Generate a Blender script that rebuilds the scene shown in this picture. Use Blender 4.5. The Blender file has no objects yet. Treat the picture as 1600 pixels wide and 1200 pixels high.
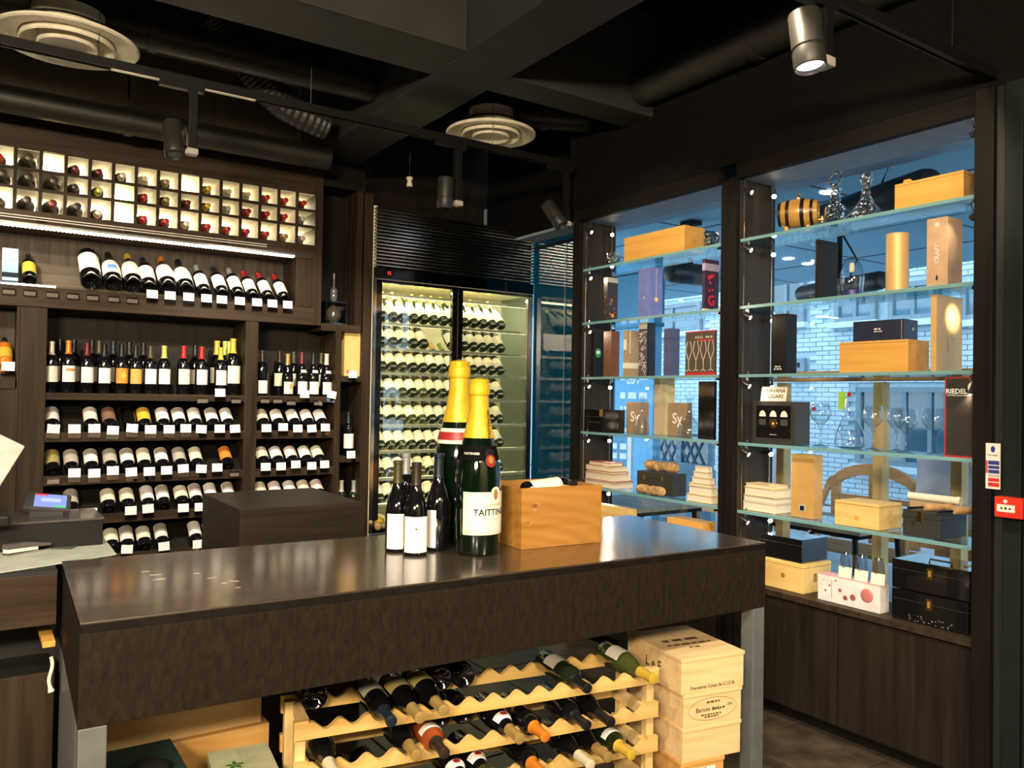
import bpy, bmesh, math, random
from mathutils import Vector, Matrix, Euler
random.seed(7)
SC = bpy.context.scene
COL = SC.collection
PI = math.pi
R = math.radians

# ------------------------------------------------------------------ camera
FPX, YAW, PITCH, ROLL = 1262.86, .593058, .0161431, .0166533
CAM = Vector((0, 0, 1.5))
FW = Vector((math.sin(YAW)*math.cos(PITCH), math.cos(YAW)*math.cos(PITCH), math.sin(PITCH)))
_r = Vector((math.cos(YAW), -math.sin(YAW), 0)); _u = _r.cross(FW)
RT = math.cos(ROLL)*_r + math.sin(ROLL)*_u
UP = -math.sin(ROLL)*_r + math.cos(ROLL)*_u
def on(ax, val, x, y):
    """real-world point where the sight line of a photo pixel meets an axis plane"""
    d = FW + RT*((x-800)/FPX) - UP*((y-600)/FPX)
    return CAM + d*((val-CAM[ax])/d[ax])
def PX(v, x, y=610): return on(0, v, x, y)
def PY(v, x, y=610): return on(1, v, x, y)
def PZ(v, x, y): return on(2, v, x, y)
cd = bpy.data.cameras.new('camera'); cam = bpy.data.objects.new('camera', cd); COL.objects.link(cam)
cd.sensor_width = 36; cd.lens = FPX/1600*36; cd.clip_start = .05; cd.clip_end = 200
cam.matrix_world = Matrix(((RT.x, UP.x, -FW.x, 0), (RT.y, UP.y, -FW.y, 0), (RT.z, UP.z, -FW.z, 1.5), (0, 0, 0, 1)))
SC.camera = cam
# ------------------------------------------------------------------ world, exposure, lights
SC.view_settings.view_transform = 'Standard'; SC.view_settings.look = 'None'
SC.view_settings.gamma = 1; SC.view_settings.use_curve_mapping = False
SC.view_settings.exposure = 0.0
SC.cycles.transparent_max_bounces = 40
SC.cycles.max_bounces = 10
W = bpy.data.worlds.new('overcast_sky'); SC.world = W; W.use_nodes = True
W.node_tree.nodes['Background'].inputs[0].default_value = (.66, .86, 1.0, 1)
W.node_tree.nodes['Background'].inputs[1].default_value = 3.7
WARM = (1.0, .80, .55); WHITE = (1.0, .87, .69)
def aim(o, tgt):
    o.rotation_euler = (Vector(tgt)-o.location).to_track_quat('-Z', 'Y').to_euler()
def spot(name, loc, tgt, power, angle=60, blend=.6, col=WHITE, rad=.04):
    l = bpy.data.lights.new(name, 'SPOT'); l.energy = power; l.spot_size = R(angle); l.spot_blend = blend
    l.color = col; l.shadow_soft_size = rad
    o = bpy.data.objects.new(name, l); COL.objects.link(o); o.location = loc; aim(o, tgt); return o
def area(name, loc, tgt, power, sx, sy, col=WHITE):
    l = bpy.data.lights.new(name, 'AREA'); l.energy = power; l.shape = 'RECTANGLE'; l.size = sx; l.size_y = sy; l.color = col
    o = bpy.data.objects.new(name, l); COL.objects.link(o); o.location = loc; aim(o, tgt); return o
# ceiling track lamps that wash the bottle wall, the table and the crates
spot('track_lamp_wall', (-.6, 3.4, 2.85), (.5, 5.2, 1.3), 225, 70)
spot('track_lamp_wall', (.78, 3.98, 2.72), (.85, 5.3, 1.6), 150, 80)
spot('track_lamp_wall', (1.5, 3.6, 2.85), (1.7, 5.2, 1.2), 200, 70)
spot('track_lamp_table', (.2, .3, 2.9), (1.2, 2.2, .7), 150, 75)
spot('track_lamp_table', (-.6, .6, 2.9), (1.0, 2.1, .5), 190, 65)
spot('track_lamp_table', (1.9, .4, 2.9), (2.1, 2.0, .5), 150, 60)
spot('track_lamp_counter', (-.5, 1.9, 2.9), (0, 2.9, .9), 40, 70)
spot('track_lamp_window', (PY(1.516, 1253).x, 1.516, 2.47), (3.0, 2.2, .6), 60, 60, col=(1, .85, .75))
spot('shelf_fill', (1.7, 1.6, 2.9), (3.3, 2.1, 1.7), 100, 75, col=WARM)  # two warm front fills added to brighten the window shelves, no fittings
spot('shelf_fill', (1.9, 2.9, 2.9), (3.3, 3.4, 1.8), 75, 70, col=WARM)
area('rear_area_light', (.2, -2.3, 2.9), (1.1, 2.3, .7), 95, 1.6, .3, WARM)
area('rear_area_light', (-1.8, -1.2, 2.5), (.6, 4, 3.4), 330, 1.2, .3, WARM)  # unseen uplight added as soft fill for the vents and beams
spot('rear_wall_fill', (.5, -1.4, 2.9), (.8, -3, 1.8), 260, 100, col=WARM)  # both rear wall spots are added, for warm reflections in the fridge louvre
spot('rear_wall_fill', (2.2, -1.4, 2.9), (2.4, -3, 2.0), 200, 100, col=WARM)
spot('track_lamp_fridge', (2.19, 4.1, 2.62), (2.7, 5.2, 1.2), 40, 60)

# ------------------------------------------------------------------ materials
MATS = {}
def nodes(m):
    m.use_nodes = True; nt = m.node_tree
    return nt, nt.nodes, nt.links, nt.nodes['Principled BSDF']
def mat(name, col, rough=.5, metal=0, coat=0, spec=.5, var=.12, scale=18, bump=0, emit=None, es=0, trans=0, alpha=1):
    """plain surface: base colour with a little procedural mottling"""
    if name in MATS: return MATS[name]
    m = bpy.data.materials.new(name); nt, N, L, p = nodes(m)
    p.inputs['Roughness'].default_value = rough; p.inputs['Metallic'].default_value = metal
    p.inputs['Coat Weight'].default_value = coat; p.inputs['Coat Roughness'].default_value = .06
    p.inputs['Specular IOR Level'].default_value = spec
    p.inputs['Transmission Weight'].default_value = trans
    if var or bump:
        tc = N.new('ShaderNodeTexCoord'); nz = N.new('ShaderNodeTexNoise')
        nz.inputs['Scale'].default_value = scale; nz.inputs['Detail'].default_value = 5
        L.new(tc.outputs['Object'], nz.inputs['Vector'])
        cr = N.new('ShaderNodeValToRGB')
        a = [max(0, c*(1-var)) for c in col]; b = [min(1, c*(1+var)) for c in col]
        cr.color_ramp.elements[0].position = .3; cr.color_ramp.elements[1].position = .7
        cr.color_ramp.elements[0].color = (*a, 1); cr.color_ramp.elements[1].color = (*b, 1)
        L.new(nz.outputs['Fac'], cr.inputs['Fac']); L.new(cr.outputs['Color'], p.inputs['Base Color'])
        if bump:
            bp = N.new('ShaderNodeBump'); bp.inputs['Strength'].default_value = bump; bp.inputs['Distance'].default_value = .01
            L.new(nz.outputs['Fac'], bp.inputs['Height']); L.new(bp.outputs['Normal'], p.inputs['Normal'])
    else:
        p.inputs['Base Color'].default_value = (*col, 1)
    if emit:
        p.inputs['Emission Color'].default_value = (*emit, 1); p.inputs['Emission Strength'].default_value = es
    MATS[name] = m; return m
def wood(name, c1, c2, rough=.5, axis='x', scale=6, coat=0, knots=False, bump=.08, rings=False):
    """grained timber; grain runs along one object axis"""
    if name in MATS: return MATS[name]
    m = bpy.data.materials.new(name); nt, N, L, p = nodes(m)
    tc = N.new('ShaderNodeTexCoord'); mp = N.new('ShaderNodeMapping')
    s = {'x': (.06, 1, 1), 'y': (1, .06, 1), 'z': (1, 1, .06), 'q': (.9, 1, .35)}[axis]
    mp.inputs['Scale'].default_value = [v*scale for v in s]
    L.new(tc.outputs['Object'], mp.inputs['Vector'])
    nz = N.new('ShaderNodeTexNoise'); nz.inputs['Scale'].default_value = 5; nz.inputs['Detail'].default_value = 9; nz.inputs['Distortion'].default_value = .5
    L.new(mp.outputs['Vector'], nz.inputs['Vector'])
    fac = nz.outputs['Fac']
    if rings:
        mp2 = N.new('ShaderNodeMapping'); mp2.inputs['Scale'].default_value = {'x': (.35, 1, 1), 'y': (1, .35, 1), 'z': (1, 1, .35)}[axis]
        mp2.inputs['Location'].default_value = (.03, 0, .05)
        L.new(tc.outputs['Object'], mp2.inputs['Vector'])
        wv = N.new('ShaderNodeTexWave'); wv.wave_type = 'RINGS'; wv.rings_direction = 'SPHERICAL'
        wv.inputs['Scale'].default_value = 9; wv.inputs['Distortion'].default_value = 5; wv.inputs['Detail'].default_value = 2; wv.inputs['Detail Scale'].default_value = .8
        L.new(mp2.outputs['Vector'], wv.inputs['Vector'])
        mx = N.new('ShaderNodeMix'); mx.data_type = 'FLOAT'; mx.inputs[0].default_value = rings
        L.new(nz.outputs['Fac'], mx.inputs[2]); L.new(wv.outputs['Fac'], mx.inputs[3]); fac = mx.outputs[0]
    cr = N.new('ShaderNodeValToRGB'); cr.color_ramp.elements[0].position = .32; cr.color_ramp.elements[1].position = .68
    cr.color_ramp.elements[0].color = (*c1, 1); cr.color_ramp.elements[1].color = (*c2, 1)
    L.new(fac, cr.inputs['Fac']); col = cr.outputs['Color']
    if knots:
        vo = N.new('ShaderNodeTexVoronoi'); vo.inputs['Scale'].default_value = 4.2
        L.new(tc.outputs['Object'], vo.inputs['Vector'])
        kr = N.new('ShaderNodeValToRGB'); kr.color_ramp.elements[0].position = .05; kr.color_ramp.elements[1].position = .12
        kr.color_ramp.elements[0].color = (1, 1, 1, 1); kr.color_ramp.elements[1].color = (0, 0, 0, 1)
        L.new(vo.outputs['Distance'], kr.inputs['Fac'])
        mc = N.new('ShaderNodeMix'); mc.data_type = 'RGBA'
        L.new(kr.outputs['Color'], mc.inputs[0]); L.new(col, mc.inputs[6]); mc.inputs[7].default_value = (c1[0]*.35, c1[1]*.25, c1[2]*.2, 1)
        col = mc.outputs[2]
    L.new(col, p.inputs['Base Color'])
    p.inputs['Roughness'].default_value = rough; p.inputs['Coat Weight'].default_value = coat; p.inputs['Coat Roughness'].default_value = .12
    p.inputs['Specular IOR Level'].default_value = .5 if coat else .16
    bp = N.new('ShaderNodeBump'); bp.inputs['Strength'].default_value = bump; bp.inputs['Distance'].default_value = .004
    L.new(nz.outputs['Fac'], bp.inputs['Height']); L.new(bp.outputs['Normal'], p.inputs['Normal'])
    MATS[name] = m; return m
def thin_glass(name, tint=(.96, .98, .98), refl=1.0, ior=1.5, rough=0, cut=0):
    """a thin pane: straight-through transparency plus Fresnel reflection"""
    if name in MATS: return MATS[name]
    m = bpy.data.materials.new(name); m.use_nodes = True; nt = m.node_tree; N = nt.nodes; L = nt.links
    for n in list(N): N.remove(n)
    out = N.new('ShaderNodeOutputMaterial'); t = N.new('ShaderNodeBsdfTransparent'); t.inputs[0].default_value = (*tint, 1)
    g = N.new('ShaderNodeBsdfGlossy'); g.inputs['Roughness'].default_value = rough
    fr = N.new('ShaderNodeFresnel'); ge = N.new('ShaderNodeNewGeometry'); mi = N.new('ShaderNodeMix'); mi.data_type = 'FLOAT'
    mi.inputs[2].default_value = ior; mi.inputs[3].default_value = 1/ior
    L.new(ge.outputs['Backfacing'], mi.inputs[0]); L.new(mi.outputs[0], fr.inputs['IOR'])
    mu = N.new('ShaderNodeMath'); mu.operation = 'MULTIPLY'; mu.inputs[1].default_value = refl; mu.use_clamp = True
    if cut:   # wheel-cut facets
        tc = N.new('ShaderNodeTexCoord'); vo = N.new('ShaderNodeTexVoronoi'); vo.inputs['Scale'].default_value = cut; bp = N.new('ShaderNodeBump')
        bp.inputs['Strength'].default_value = 1; bp.inputs['Distance'].default_value = .02
        L.new(tc.outputs['Object'], vo.inputs['Vector']); L.new(vo.outputs['Distance'], bp.inputs['Height'])
        L.new(bp.outputs['Normal'], g.inputs['Normal']); L.new(bp.outputs['Normal'], fr.inputs['Normal'])
    mx = N.new('ShaderNodeMixShader')
    L.new(fr.outputs[0], mu.inputs[0]); L.new(mu.outputs[0], mx.inputs[0]); L.new(t.outputs[0], mx.inputs[1]); L.new(g.outputs[0], mx.inputs[2])
    L.new(mx.outputs[0], out.inputs[0]); MATS[name] = m; return m
def emis(name, col, s):
    if name in MATS: return MATS[name]
    m = bpy.data.materials.new(name); m.use_nodes = True; nt = m.node_tree; N = nt.nodes
    for n in list(N): N.remove(n)
    out = N.new('ShaderNodeOutputMaterial'); e = N.new('ShaderNodeEmission'); e.inputs[0].default_value = (*col, 1); e.inputs[1].default_value = s
    nt.links.new(e.outputs[0], out.inputs[0]); MATS[name] = m; return m
def glow_edge(name, col):
    """polished edge of a glass shelf: light enters and scatters out"""
    if name in MATS: return MATS[name]
    m = bpy.data.materials.new(name); m.use_nodes = True; nt = m.node_tree; N = nt.nodes; L = nt.links
    for n in list(N): N.remove(n)
    out = N.new('ShaderNodeOutputMaterial'); d = N.new('ShaderNodeBsdfDiffuse'); t = N.new('ShaderNodeBsdfTranslucent'); g = N.new('ShaderNodeBsdfGlossy')
    d.inputs[0].default_value = t.inputs[0].default_value = (*col, 1); g.inputs['Roughness'].default_value = .08
    a = N.new('ShaderNodeMixShader'); a.inputs[0].default_value = .6; b = N.new('ShaderNodeMixShader'); b.inputs[0].default_value = .12
    L.new(d.outputs[0], a.inputs[1]); L.new(t.outputs[0], a.inputs[2]); L.new(a.outputs[0], b.inputs[1]); L.new(g.outputs[0], b.inputs[2]); L.new(b.outputs[0], out.inputs[0])
    MATS[name] = m; return m

OAK = wood('dark_oak_upright', (.017, .0105, .006), (.042, .027, .016), .5, 'z', 5)
OAKX = wood('dark_oak_board', (.022, .014, .0085), (.050, .032, .020), .48, 'x', 5)
OAKB = wood('dark_oak_back', (.040, .031, .023), (.075, .060, .046), .6, 'z', 7)
EBONY = wood('ebony_panel', (.004, .0032, .0025), (.009, .007, .005), .6, 'z', 5)
EBONYY = wood('ebony_panel_long', (.004, .003, .0022), (.008, .006, .0045), .7, 'y', 5)
TABLETOP = wood('table_top_timber', (.030, .021, .015), (.066, .047, .034), .27, 'x', 4, coat=.8, bump=.04)
TABLEAPR = wood('table_apron_timber', (.010, .0066, .0036), (.019, .0123, .007), .6, 'q', 14, bump=.5)
PINE = wood('pine', (.58, .36, .10), (.73, .50, .19), .55, 'x', 5)
PINEY = wood('pine_cross', (.58, .39, .15), (.76, .56, .27), .55, 'y', 5)
CRATE = wood('crate_pale', (.70, .47, .22), (.86, .64, .34), .6, 'x', 4, rings=.06)
CRATEO = wood('crate_orange', (.56, .29, .075), (.72, .42, .14), .5, 'x', 4, rings=.12)
CRATEK = wood('crate_knotty', (.29, .125, .022), (.42, .205, .048), .45, 'x', 4, rings=.12)
AMBERW = wood('amber_box_wood', (.60, .30, .06), (.74, .42, .11), .45, 'y', 4)
STRAWW = wood('straw_box_wood', (.66, .43, .13), (.80, .57, .22), .5, 'y', 4)
TEAK = wood('outdoor_teak', (.56, .29, .13), (.74, .42, .20), .6, 'y', 5)
BLACK = mat('black_paint', (.008, .008, .008), .6)
CEIL = mat('ceiling_black', (.005, .005, .005), .9, spec=.1)
DUCTM = mat('painted_duct', (.020, .019, .015), .45, scale=5, var=.2)
BEAMM = mat('painted_beam', (.020, .021, .019), .6, scale=4, var=.2)
DIFFM = mat('cream_metal', (.84, .78, .62), .35)
TRACKM = mat('track_black', (.006, .006, .006), .5, spec=.2)
SPOTM = mat('spot_grey', (.024, .023, .020), .45)
CHROME = mat('chrome', (.75, .75, .72), .12, 1, var=0)
STEEL = mat('brushed_steel', (.30, .31, .31), .28, 1, scale=60)
LEGM = mat('grey_steel_leg', (.16, .17, .17), .45, .3)
BRASS = mat('brass', (.75, .50, .16), .25, 1, var=0)
GOLDM = mat('gold_card', (.62, .40, .15), .42, .12, scale=30, var=.05)
WINE = mat('dark_wine_glass', (.004, .004, .005), .06, coat=.3, var=0)
WINEG = mat('green_wine_glass', (.010, .016, .006), .07, coat=.4, var=0)
CHAMPG = mat('champagne_green_glass', (.0012, .006, .002), .045, coat=1, var=0)
ROSE = mat('rose_wine_glass', (.28, .06, .015), .06, coat=.5, var=0)
AMBERG = mat('amber_wine_glass', (.65, .20, .02), .06, coat=.5, var=0)
CLEARW = mat('white_wine_glass', (.05, .06, .014), .06, coat=.5, var=0)
LAB = {k: mat('label_'+k, c, .6, var=.05, scale=60) for k, c in dict(white=(.85, .83, .80), cream=(.82, .76, .60), grey=(.45, .42, .36), yellow=(.74, .48, .05), orange=(.78, .26, .03), ochre=(.60, .36, .08), ivory=(.78, .74, .66), brown=(.20, .11, .06), pink=(.83, .72, .72), blue=(.10, .25, .55), olive=(.36, .30, .10)).items()}
CAP = {k: mat('capsule_'+k, c, .35, .25, var=.05) for k, c in dict(red=(.42, .02, .02), black=(.012, .012, .014), yellow=(.66, .45, .05), olive=(.060, .054, .022), maroon=(.13, .018, .016), orange=(.70, .22, .02), ivory=(.70, .64, .48), gold=(.36, .24, .08), grey=(.30, .30, .30), slate=(.012, .020, .034), brown=(.036, .024, .017), green=(.28, .36, .06), silver=(.5, .5, .5), lime=(.55, .58, .12)).items()}
LAB_CREAM = LAB['cream']
PAPER = mat('white_card', (.86, .84, .84), .7, var=.02)
ACRYL = thin_glass('acrylic_holder', (.80, .78, .76), 2.2)
CLEAR = thin_glass('clear_glass', (.90, .94, .96), 3.0)
PANE = thin_glass('window_glass', (.95, .98, .99), .8)
FRIDGEGLASS = thin_glass('fridge_glass', (.93, .97, .93), 1.6)
SHELFGLASS = thin_glass('shelf_glass', (.80, .93, .94), 1.0)
SHELFEDGE = glow_edge('shelf_glass_edge', (.40, .72, .75))
def film_glass(name, col):
    m = bpy.data.materials.new(name); m.use_nodes = True; nt = m.node_tree; N = nt.nodes; L = nt.links
    for n in list(N): N.remove(n)
    out = N.new('ShaderNodeOutputMaterial'); t = N.new('ShaderNodeBsdfTranslucent'); t.inputs[0].default_value = (*col, 1)
    g = N.new('ShaderNodeBsdfGlossy'); g.inputs['Roughness'].default_value = .02; mx = N.new('ShaderNodeMixShader'); mx.inputs[0].default_value = .07
    L.new(t.outputs[0], mx.inputs[1]); L.new(g.outputs[0], mx.inputs[2]); L.new(mx.outputs[0], out.inputs[0]); MATS[name] = m; return m
TEALGLASS = film_glass('teal_filmed_glass', (.030, .27, .29))
LEDM = emis('led_warm', (1, .84, .62), 22)
LENS = emis('spot_lens', (1, .80, .55), 30)
REDM = mat('red_plastic', (.70, .035, .02), .35)
BLACKGLOSS = mat('black_lacquer', (.006, .006, .007), .08, coat=1, var=0)
BLACKCARD = mat('black_card', (.010, .0095, .0095), .5, spec=.2)
CHARC = mat('charcoal_leatherette', (.030, .030, .026), .5, bump=.1, scale=120)

# ------------------------------------------------------------------ mesh helpers
class B:
    def __init__(s): s.v = []; s.f = []
    def add(s, vs, fs):
        n = len(s.v); s.v += [tuple(v) for v in vs]; s.f += [tuple(i+n for i in f) for f in fs]; return s
    def box(s, x0, x1, y0, y1, z0, z1):
        return s.add([(x0,y0,z0),(x1,y0,z0),(x1,y1,z0),(x0,y1,z0),(x0,y0,z1),(x1,y0,z1),(x1,y1,z1),(x0,y1,z1)],
                     [(0,3,2,1),(4,5,6,7),(0,1,5,4),(1,2,6,5),(2,3,7,6),(3,0,4,7)])
    def mbox(s, M, x0, x1, y0, y1, z0, z1):
        t = B().box(x0, x1, y0, y1, z0, z1); return s.add([M @ Vector(v) for v in t.v], t.f)
    def quad(s, a, b, c, d): return s.add([a, b, c, d], [(0, 1, 2, 3)])
    def lathe(s, prof, n=20, M=None, close=True):
        vs = []; fs = []; idx = []
        for r, z in prof:
            if r < 1e-5: idx.append([len(vs)]); vs.append((0, 0, z))
            else:
                idx.append(list(range(len(vs), len(vs)+n)))
                for k in range(n): a = 2*PI*k/n; vs.append((r*math.cos(a), r*math.sin(a), z))
        for a, b in zip(idx, idx[1:]):
            for k in range(n):
                k2 = (k+1) % n
                if len(a) == 1 and len(b) == 1: continue
                if len(a) == 1: fs.append((a[0], b[k2], b[k]))
                elif len(b) == 1: fs.append((a[k], a[k2], b[0]))
                else: fs.append((a[k], a[k2], b[k2], b[k]))
        if M: vs = [M @ Vector(v) for v in vs]
        return s.add(vs, fs)
    def arc(s, prof, a0, a1, n=10):
        vs = []; fs = []
        for r, z in prof:
            for k in range(n+1): a = a0+(a1-a0)*k/n; vs.append((r*math.sin(a), -r*math.cos(a), z))
        for i in range(len(prof)-1):
            for k in range(n): q = i*(n+1)+k; fs.append((q, q+1, q+n+2, q+n+1))
        return s.add(vs, fs)
    def tube(s, pts, r, n=8, cap=True):
        pts = [Vector(p) for p in pts]; vs = []; fs = []; m = len(pts)
        rr = r if isinstance(r, (list, tuple)) else [r]*m
        for i, p in enumerate(pts):
            t = (pts[min(i+1, m-1)]-pts[max(i-1, 0)]).normalized()
            h = Vector((0, 0, 1)) if abs(t.z) < .95 else Vector((1, 0, 0))
            a = t.cross(h).normalized(); b = a.cross(t)
            for k in range(n):
                an = 2*PI*k/n; vs.append(p+(a*math.cos(an)+b*math.sin(an))*rr[i])
        for i in range(m-1):
            for k in range(n):
                k2 = (k+1) % n; fs.append((i*n+k, i*n+k2, (i+1)*n+k2, (i+1)*n+k))
        if cap: fs.append(tuple(range(n))[::-1]); fs.append(tuple(range((m-1)*n, m*n)))
        return s.add(vs, fs)
    def prism(s, poly, axis, a, b):
        """extrude a 2-D outline along x, y or z from a to b"""
        def P(u, w, t): return {'x': (t, u, w), 'y': (u, t, w), 'z': (u, w, t)}[axis]
        n = len(poly); vs = [P(u, w, a) for u, w in poly]+[P(u, w, b) for u, w in poly]
        fs = [tuple(range(n)), tuple(range(2*n-1, n-1, -1))]+[(k, k+n, (k+1) % n+n, (k+1) % n) for k in range(n)]
        return s.add(vs, fs)
    def mesh(s, name, m, smooth=False, bevel=0, seg=2):
        me = bpy.data.meshes.new(name); me.from_pydata(s.v, [], s.f)
        bm = bmesh.new(); bm.from_mesh(me)
        bmesh.ops.recalc_face_normals(bm, faces=bm.faces)
        if bevel:
            bmesh.ops.bevel(bm, geom=[e for e in bm.edges if len(e.link_faces) == 2 and e.calc_face_angle(0) > .5], offset=bevel, segments=seg, profile=.6, affect='EDGES')
        if smooth:
            for f in bm.faces: f.smooth = True
            for e in bm.edges:
                if len(e.link_faces) == 2 and e.calc_face_angle(0) > .7: e.smooth = False
        bm.to_mesh(me); bm.free()
        if m: me.materials.append(m)
        return me
    def build(s, name, m, parent=None, smooth=False, bevel=0, loc=None, rot=None, label=None, cat=None, group=None, kind=None, seg=2):
        return link(name, s.mesh(name, m, smooth, bevel, seg), parent, loc, rot, label, cat, group, kind)
def link(name, me, parent=None, loc=None, rot=None, label=None, cat=None, group=None, kind=None):
    o = bpy.data.objects.new(name, me); COL.objects.link(o)
    if parent is not None: o.parent = parent
    if loc is not None: o.location = loc
    if rot is not None: o.rotation_euler = rot
    if label: o['label'] = label
    if cat: o['category'] = cat
    if group: o['group'] = group
    if kind: o['kind'] = kind
    return o
def thing(name, label, cat, loc=(0, 0, 0), rz=0, group=None, rot=None):
    return link(name, None, None, loc, rot or (0, 0, rz), label, cat, group)
def struct(b, name, m, parent=None, bevel=0, **k):
    return b.build(name, m, parent, bevel=bevel, kind=None if parent else 'structure', **k)
_tc = {}
def text_mesh(s, size, m, align='CENTER', bend=0):
    key = (s, round(size, 5), m.name, align, round(bend, 4))
    if key in _tc: return _tc[key]
    c = bpy.data.curves.new('lettering', 'FONT'); c.body = s; c.size = size; c.align_x = align; c.align_y = 'CENTER'; c.resolution_u = 3; c.offset = .02*size
    o = bpy.data.objects.new('lettering', c); COL.objects.link(o)
    dg = bpy.context.evaluated_depsgraph_get(); me = bpy.data.meshes.new_from_object(o.evaluated_get(dg))
    bpy.data.objects.remove(o)
    if bend:
        for v in me.vertices:
            a = v.co.x/bend; v.co = Vector((bend*math.sin(a), -bend*math.cos(a), v.co.y))
    me.materials.clear(); me.materials.append(m); _tc[key] = me; return me
FACE = {'x': Matrix(((0, 0, -1), (-1, 0, 0), (0, 1, 0))), 'y': Matrix(((1, 0, 0), (0, 0, -1), (0, 1, 0))), 'z': Matrix(((1, 0, 0), (0, 1, 0), (0, 0, 1)))}
def face_text(root, face, s, size, u, v, off, m, rot=0, name='lettering', align='CENTER'):
    """flat lettering on a side of a box: face x looks to -X, y to -Y, z up; u to the right, v up"""
    o = link(name, text_mesh(s, size, m, align), root)
    Mf = FACE[face].to_4x4()
    o.matrix_local = Matrix.Translation(FACE[face] @ Vector((u, v, off+.0006))) @ Mf @ Matrix.Rotation(rot, 4, 'Z')
    return o
def face_poly(root, face, pts, off, m, name, th=.0012):
    """thin printed patch or plate standing a hair proud of a side"""
    b = B().prism(pts, 'z', 0, th); o = b.build(name, m, root)
    o.matrix_local = Matrix.Translation(FACE[face] @ Vector((0, 0, off))) @ FACE[face].to_4x4(); return o
def dashes(root, face, u0, u1, v, h, off, m, name='small_print'):
    """a line of print too small to read: word-length strokes"""
    b = B(); u = u0; k = 0
    while u < u1-h*.8:
        w = min(h*(1.2+1.3*((k*37+int(abs(v)*9000)) % 5)/4), u1-u); b.prism([(u, v-h/2), (u+w, v-h/2), (u+w, v+h/2), (u, v+h/2)], 'z', 0, .0004); u += w+h*.7; k += 1
    o = b.build(name, m, root); o.matrix_local = Matrix.Translation(FACE[face] @ Vector((0, 0, off+.0003))) @ FACE[face].to_4x4(); return o
def rect(u0, u1, v0, v1): return [(u0, v0), (u1, v0), (u1, v1), (u0, v1)]
def disc(u, v, r, n=18, ry=None): return [(u+r*math.cos(2*PI*k/n), v+(ry or r)*math.sin(2*PI*k/n)) for k in range(n)]
ORD = 'first second third fourth fifth sixth seventh eighth ninth tenth eleventh twelfth thirteenth fourteenth fifteenth sixteenth'.split()
# ------------------------------------------------------------------ room shell
FLOORB = mat('floor_screed', (.025, .021, .018), .8)
fl = struct(B().box(-3, 3.75, -3, 5.8, -.1, -.012), 'floor', FLOORB)
TILE = [mat('slate_tile_%d' % k, c, .32, var=.55, scale=7, bump=.25) for k, c in enumerate([(.056, .042, .028), (.068, .052, .036), (.046, .035, .024)])]
tm = [B().box(.004, .446, .004, .446, -.012, 0).mesh('tile', t, bevel=.003, seg=1) for t in TILE]
for i in range(14):
    for j in range(19):
        link('tile', tm[(i*7+j*5+i*j) % 3], fl, (-3+i*.45, -3+j*.45, random.uniform(-.002, 0)))
struct(B().box(-3, 3.7, -3, 5.8, 3.7, 3.8), 'ceiling', CEIL)
WDARK = mat('dark_plaster', (.020, .016, .013), .7)
struct(B().box(-3, 3.75, 5.68, 5.8, 0, 3.7), 'wall_back', wood('wall_panel_wood', (.010, .0075, .0055), (.018, .013, .0095), .6, 'z', 4))
struct(B().box(-3.1, -3, -3, 5.8, 0, 3.7), 'wall_left', WDARK)
struct(B().box(-3, 3.75, -3.1, -3, 0, 3.7), 'wall_front', mat('pale_rear_wall', (.42, .36, .28), .6))
wr = struct(B().box(3.2, 3.5, -3, 1.40, 0, 3.7).box(3.2, 3.5, 1.40, 4.12, 2.703, 3.7).box(3.5, 3.72, 4.12, 5.6, 2.74, 3.7).prism([(3.50, 4.078), (3.72, 4.33), (3.72, 4.45), (3.50, 4.12)], 'z', 0, 2.74), 'wall_right', mat('black_wall_paint', (.006, .0058, .0055), .9, spec=.08))
# upright boards of the wall right of the display windows
GREENB = mat('black_green_board', (.006, .011, .010), .6, spec=.25)
for y0, y1, xo, mm in ((1.50, 1.57, 3.17, EBONY), (1.465, 1.498, 3.19, BLACK), (1.40, 1.462, 3.175, GREENB), (1.20, 1.395, 3.18, GREENB), (1.0, 1.195, 3.18, GREENB)):
    struct(B().box(xo, 3.201, y0, y1, 0, 2.7), 'wall_board', mm, wr, bevel=.003)
# ceiling beams
bm_ = struct(B().box(1.89, 2.22, -2.5, 5.57, 3.1, 3.69), 'beam', BEAMM, bevel=.006)
struct(B().box(-3, 1.888, 3.22, 3.57, 3.104, 3.69).box(2.222, 3.69, 3.36, 3.58, 3.104, 3.69), 'cross_beam', BEAMM, bevel=.006)

# ------------------------------------------------------------------ pipes, ducts, diffusers, tracks
def pipe(pts, r, label, name='pipe', n=20):
    b = B().tube(pts, r, n); o = b.build(name, DUCTM, smooth=True, label=label, cat='pipe'); 
    for t in (.25, .75):
        i = t*(len(pts)-1); a = Vector(pts[int(i)]); c = Vector(pts[min(int(i)+1, len(pts)-1)]); q = a.lerp(c, i-int(i)); dd = (c-a).normalized()*.02
        B().tube([q-dd, q+dd], r+.008, n).build('pipe_clip', DUCTM, o, smooth=True)
        B().tube([q+Vector((0, 0, r)), Vector((q.x, q.y, 3.7))], .006, 6).build('hanger_rod', TRACKM, o)
    return o
pipe([(-2.8, 4.93, 3.0), (1.88, 4.93, 3.0)], .072, 'long dark round duct running along the ceiling just above the bottle wall', 'air_duct')
pipe([(-2.8, 4.28, 3.26), (1.885, 4.28, 3.26)], .085, 'long dark round pipe crossing the ceiling behind the large cream air vent', 'ceiling_pipe')
pv = PZ(3.25, 1130, 82)
pipe([(pv.x, .2, 3.25), (pv.x, 3.35, 3.25)], .10, 'long dark round duct running towards the camera between the wide beam and the window wall', 'air_duct')
pipe([(2.72, 4.15, 3.24), (3.15, 3.95, 3.24), (3.19, 3.9, 3.24)], .07, 'dark pipe running from the small cream air vent to the window wall', 'ceiling_pipe')
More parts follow.
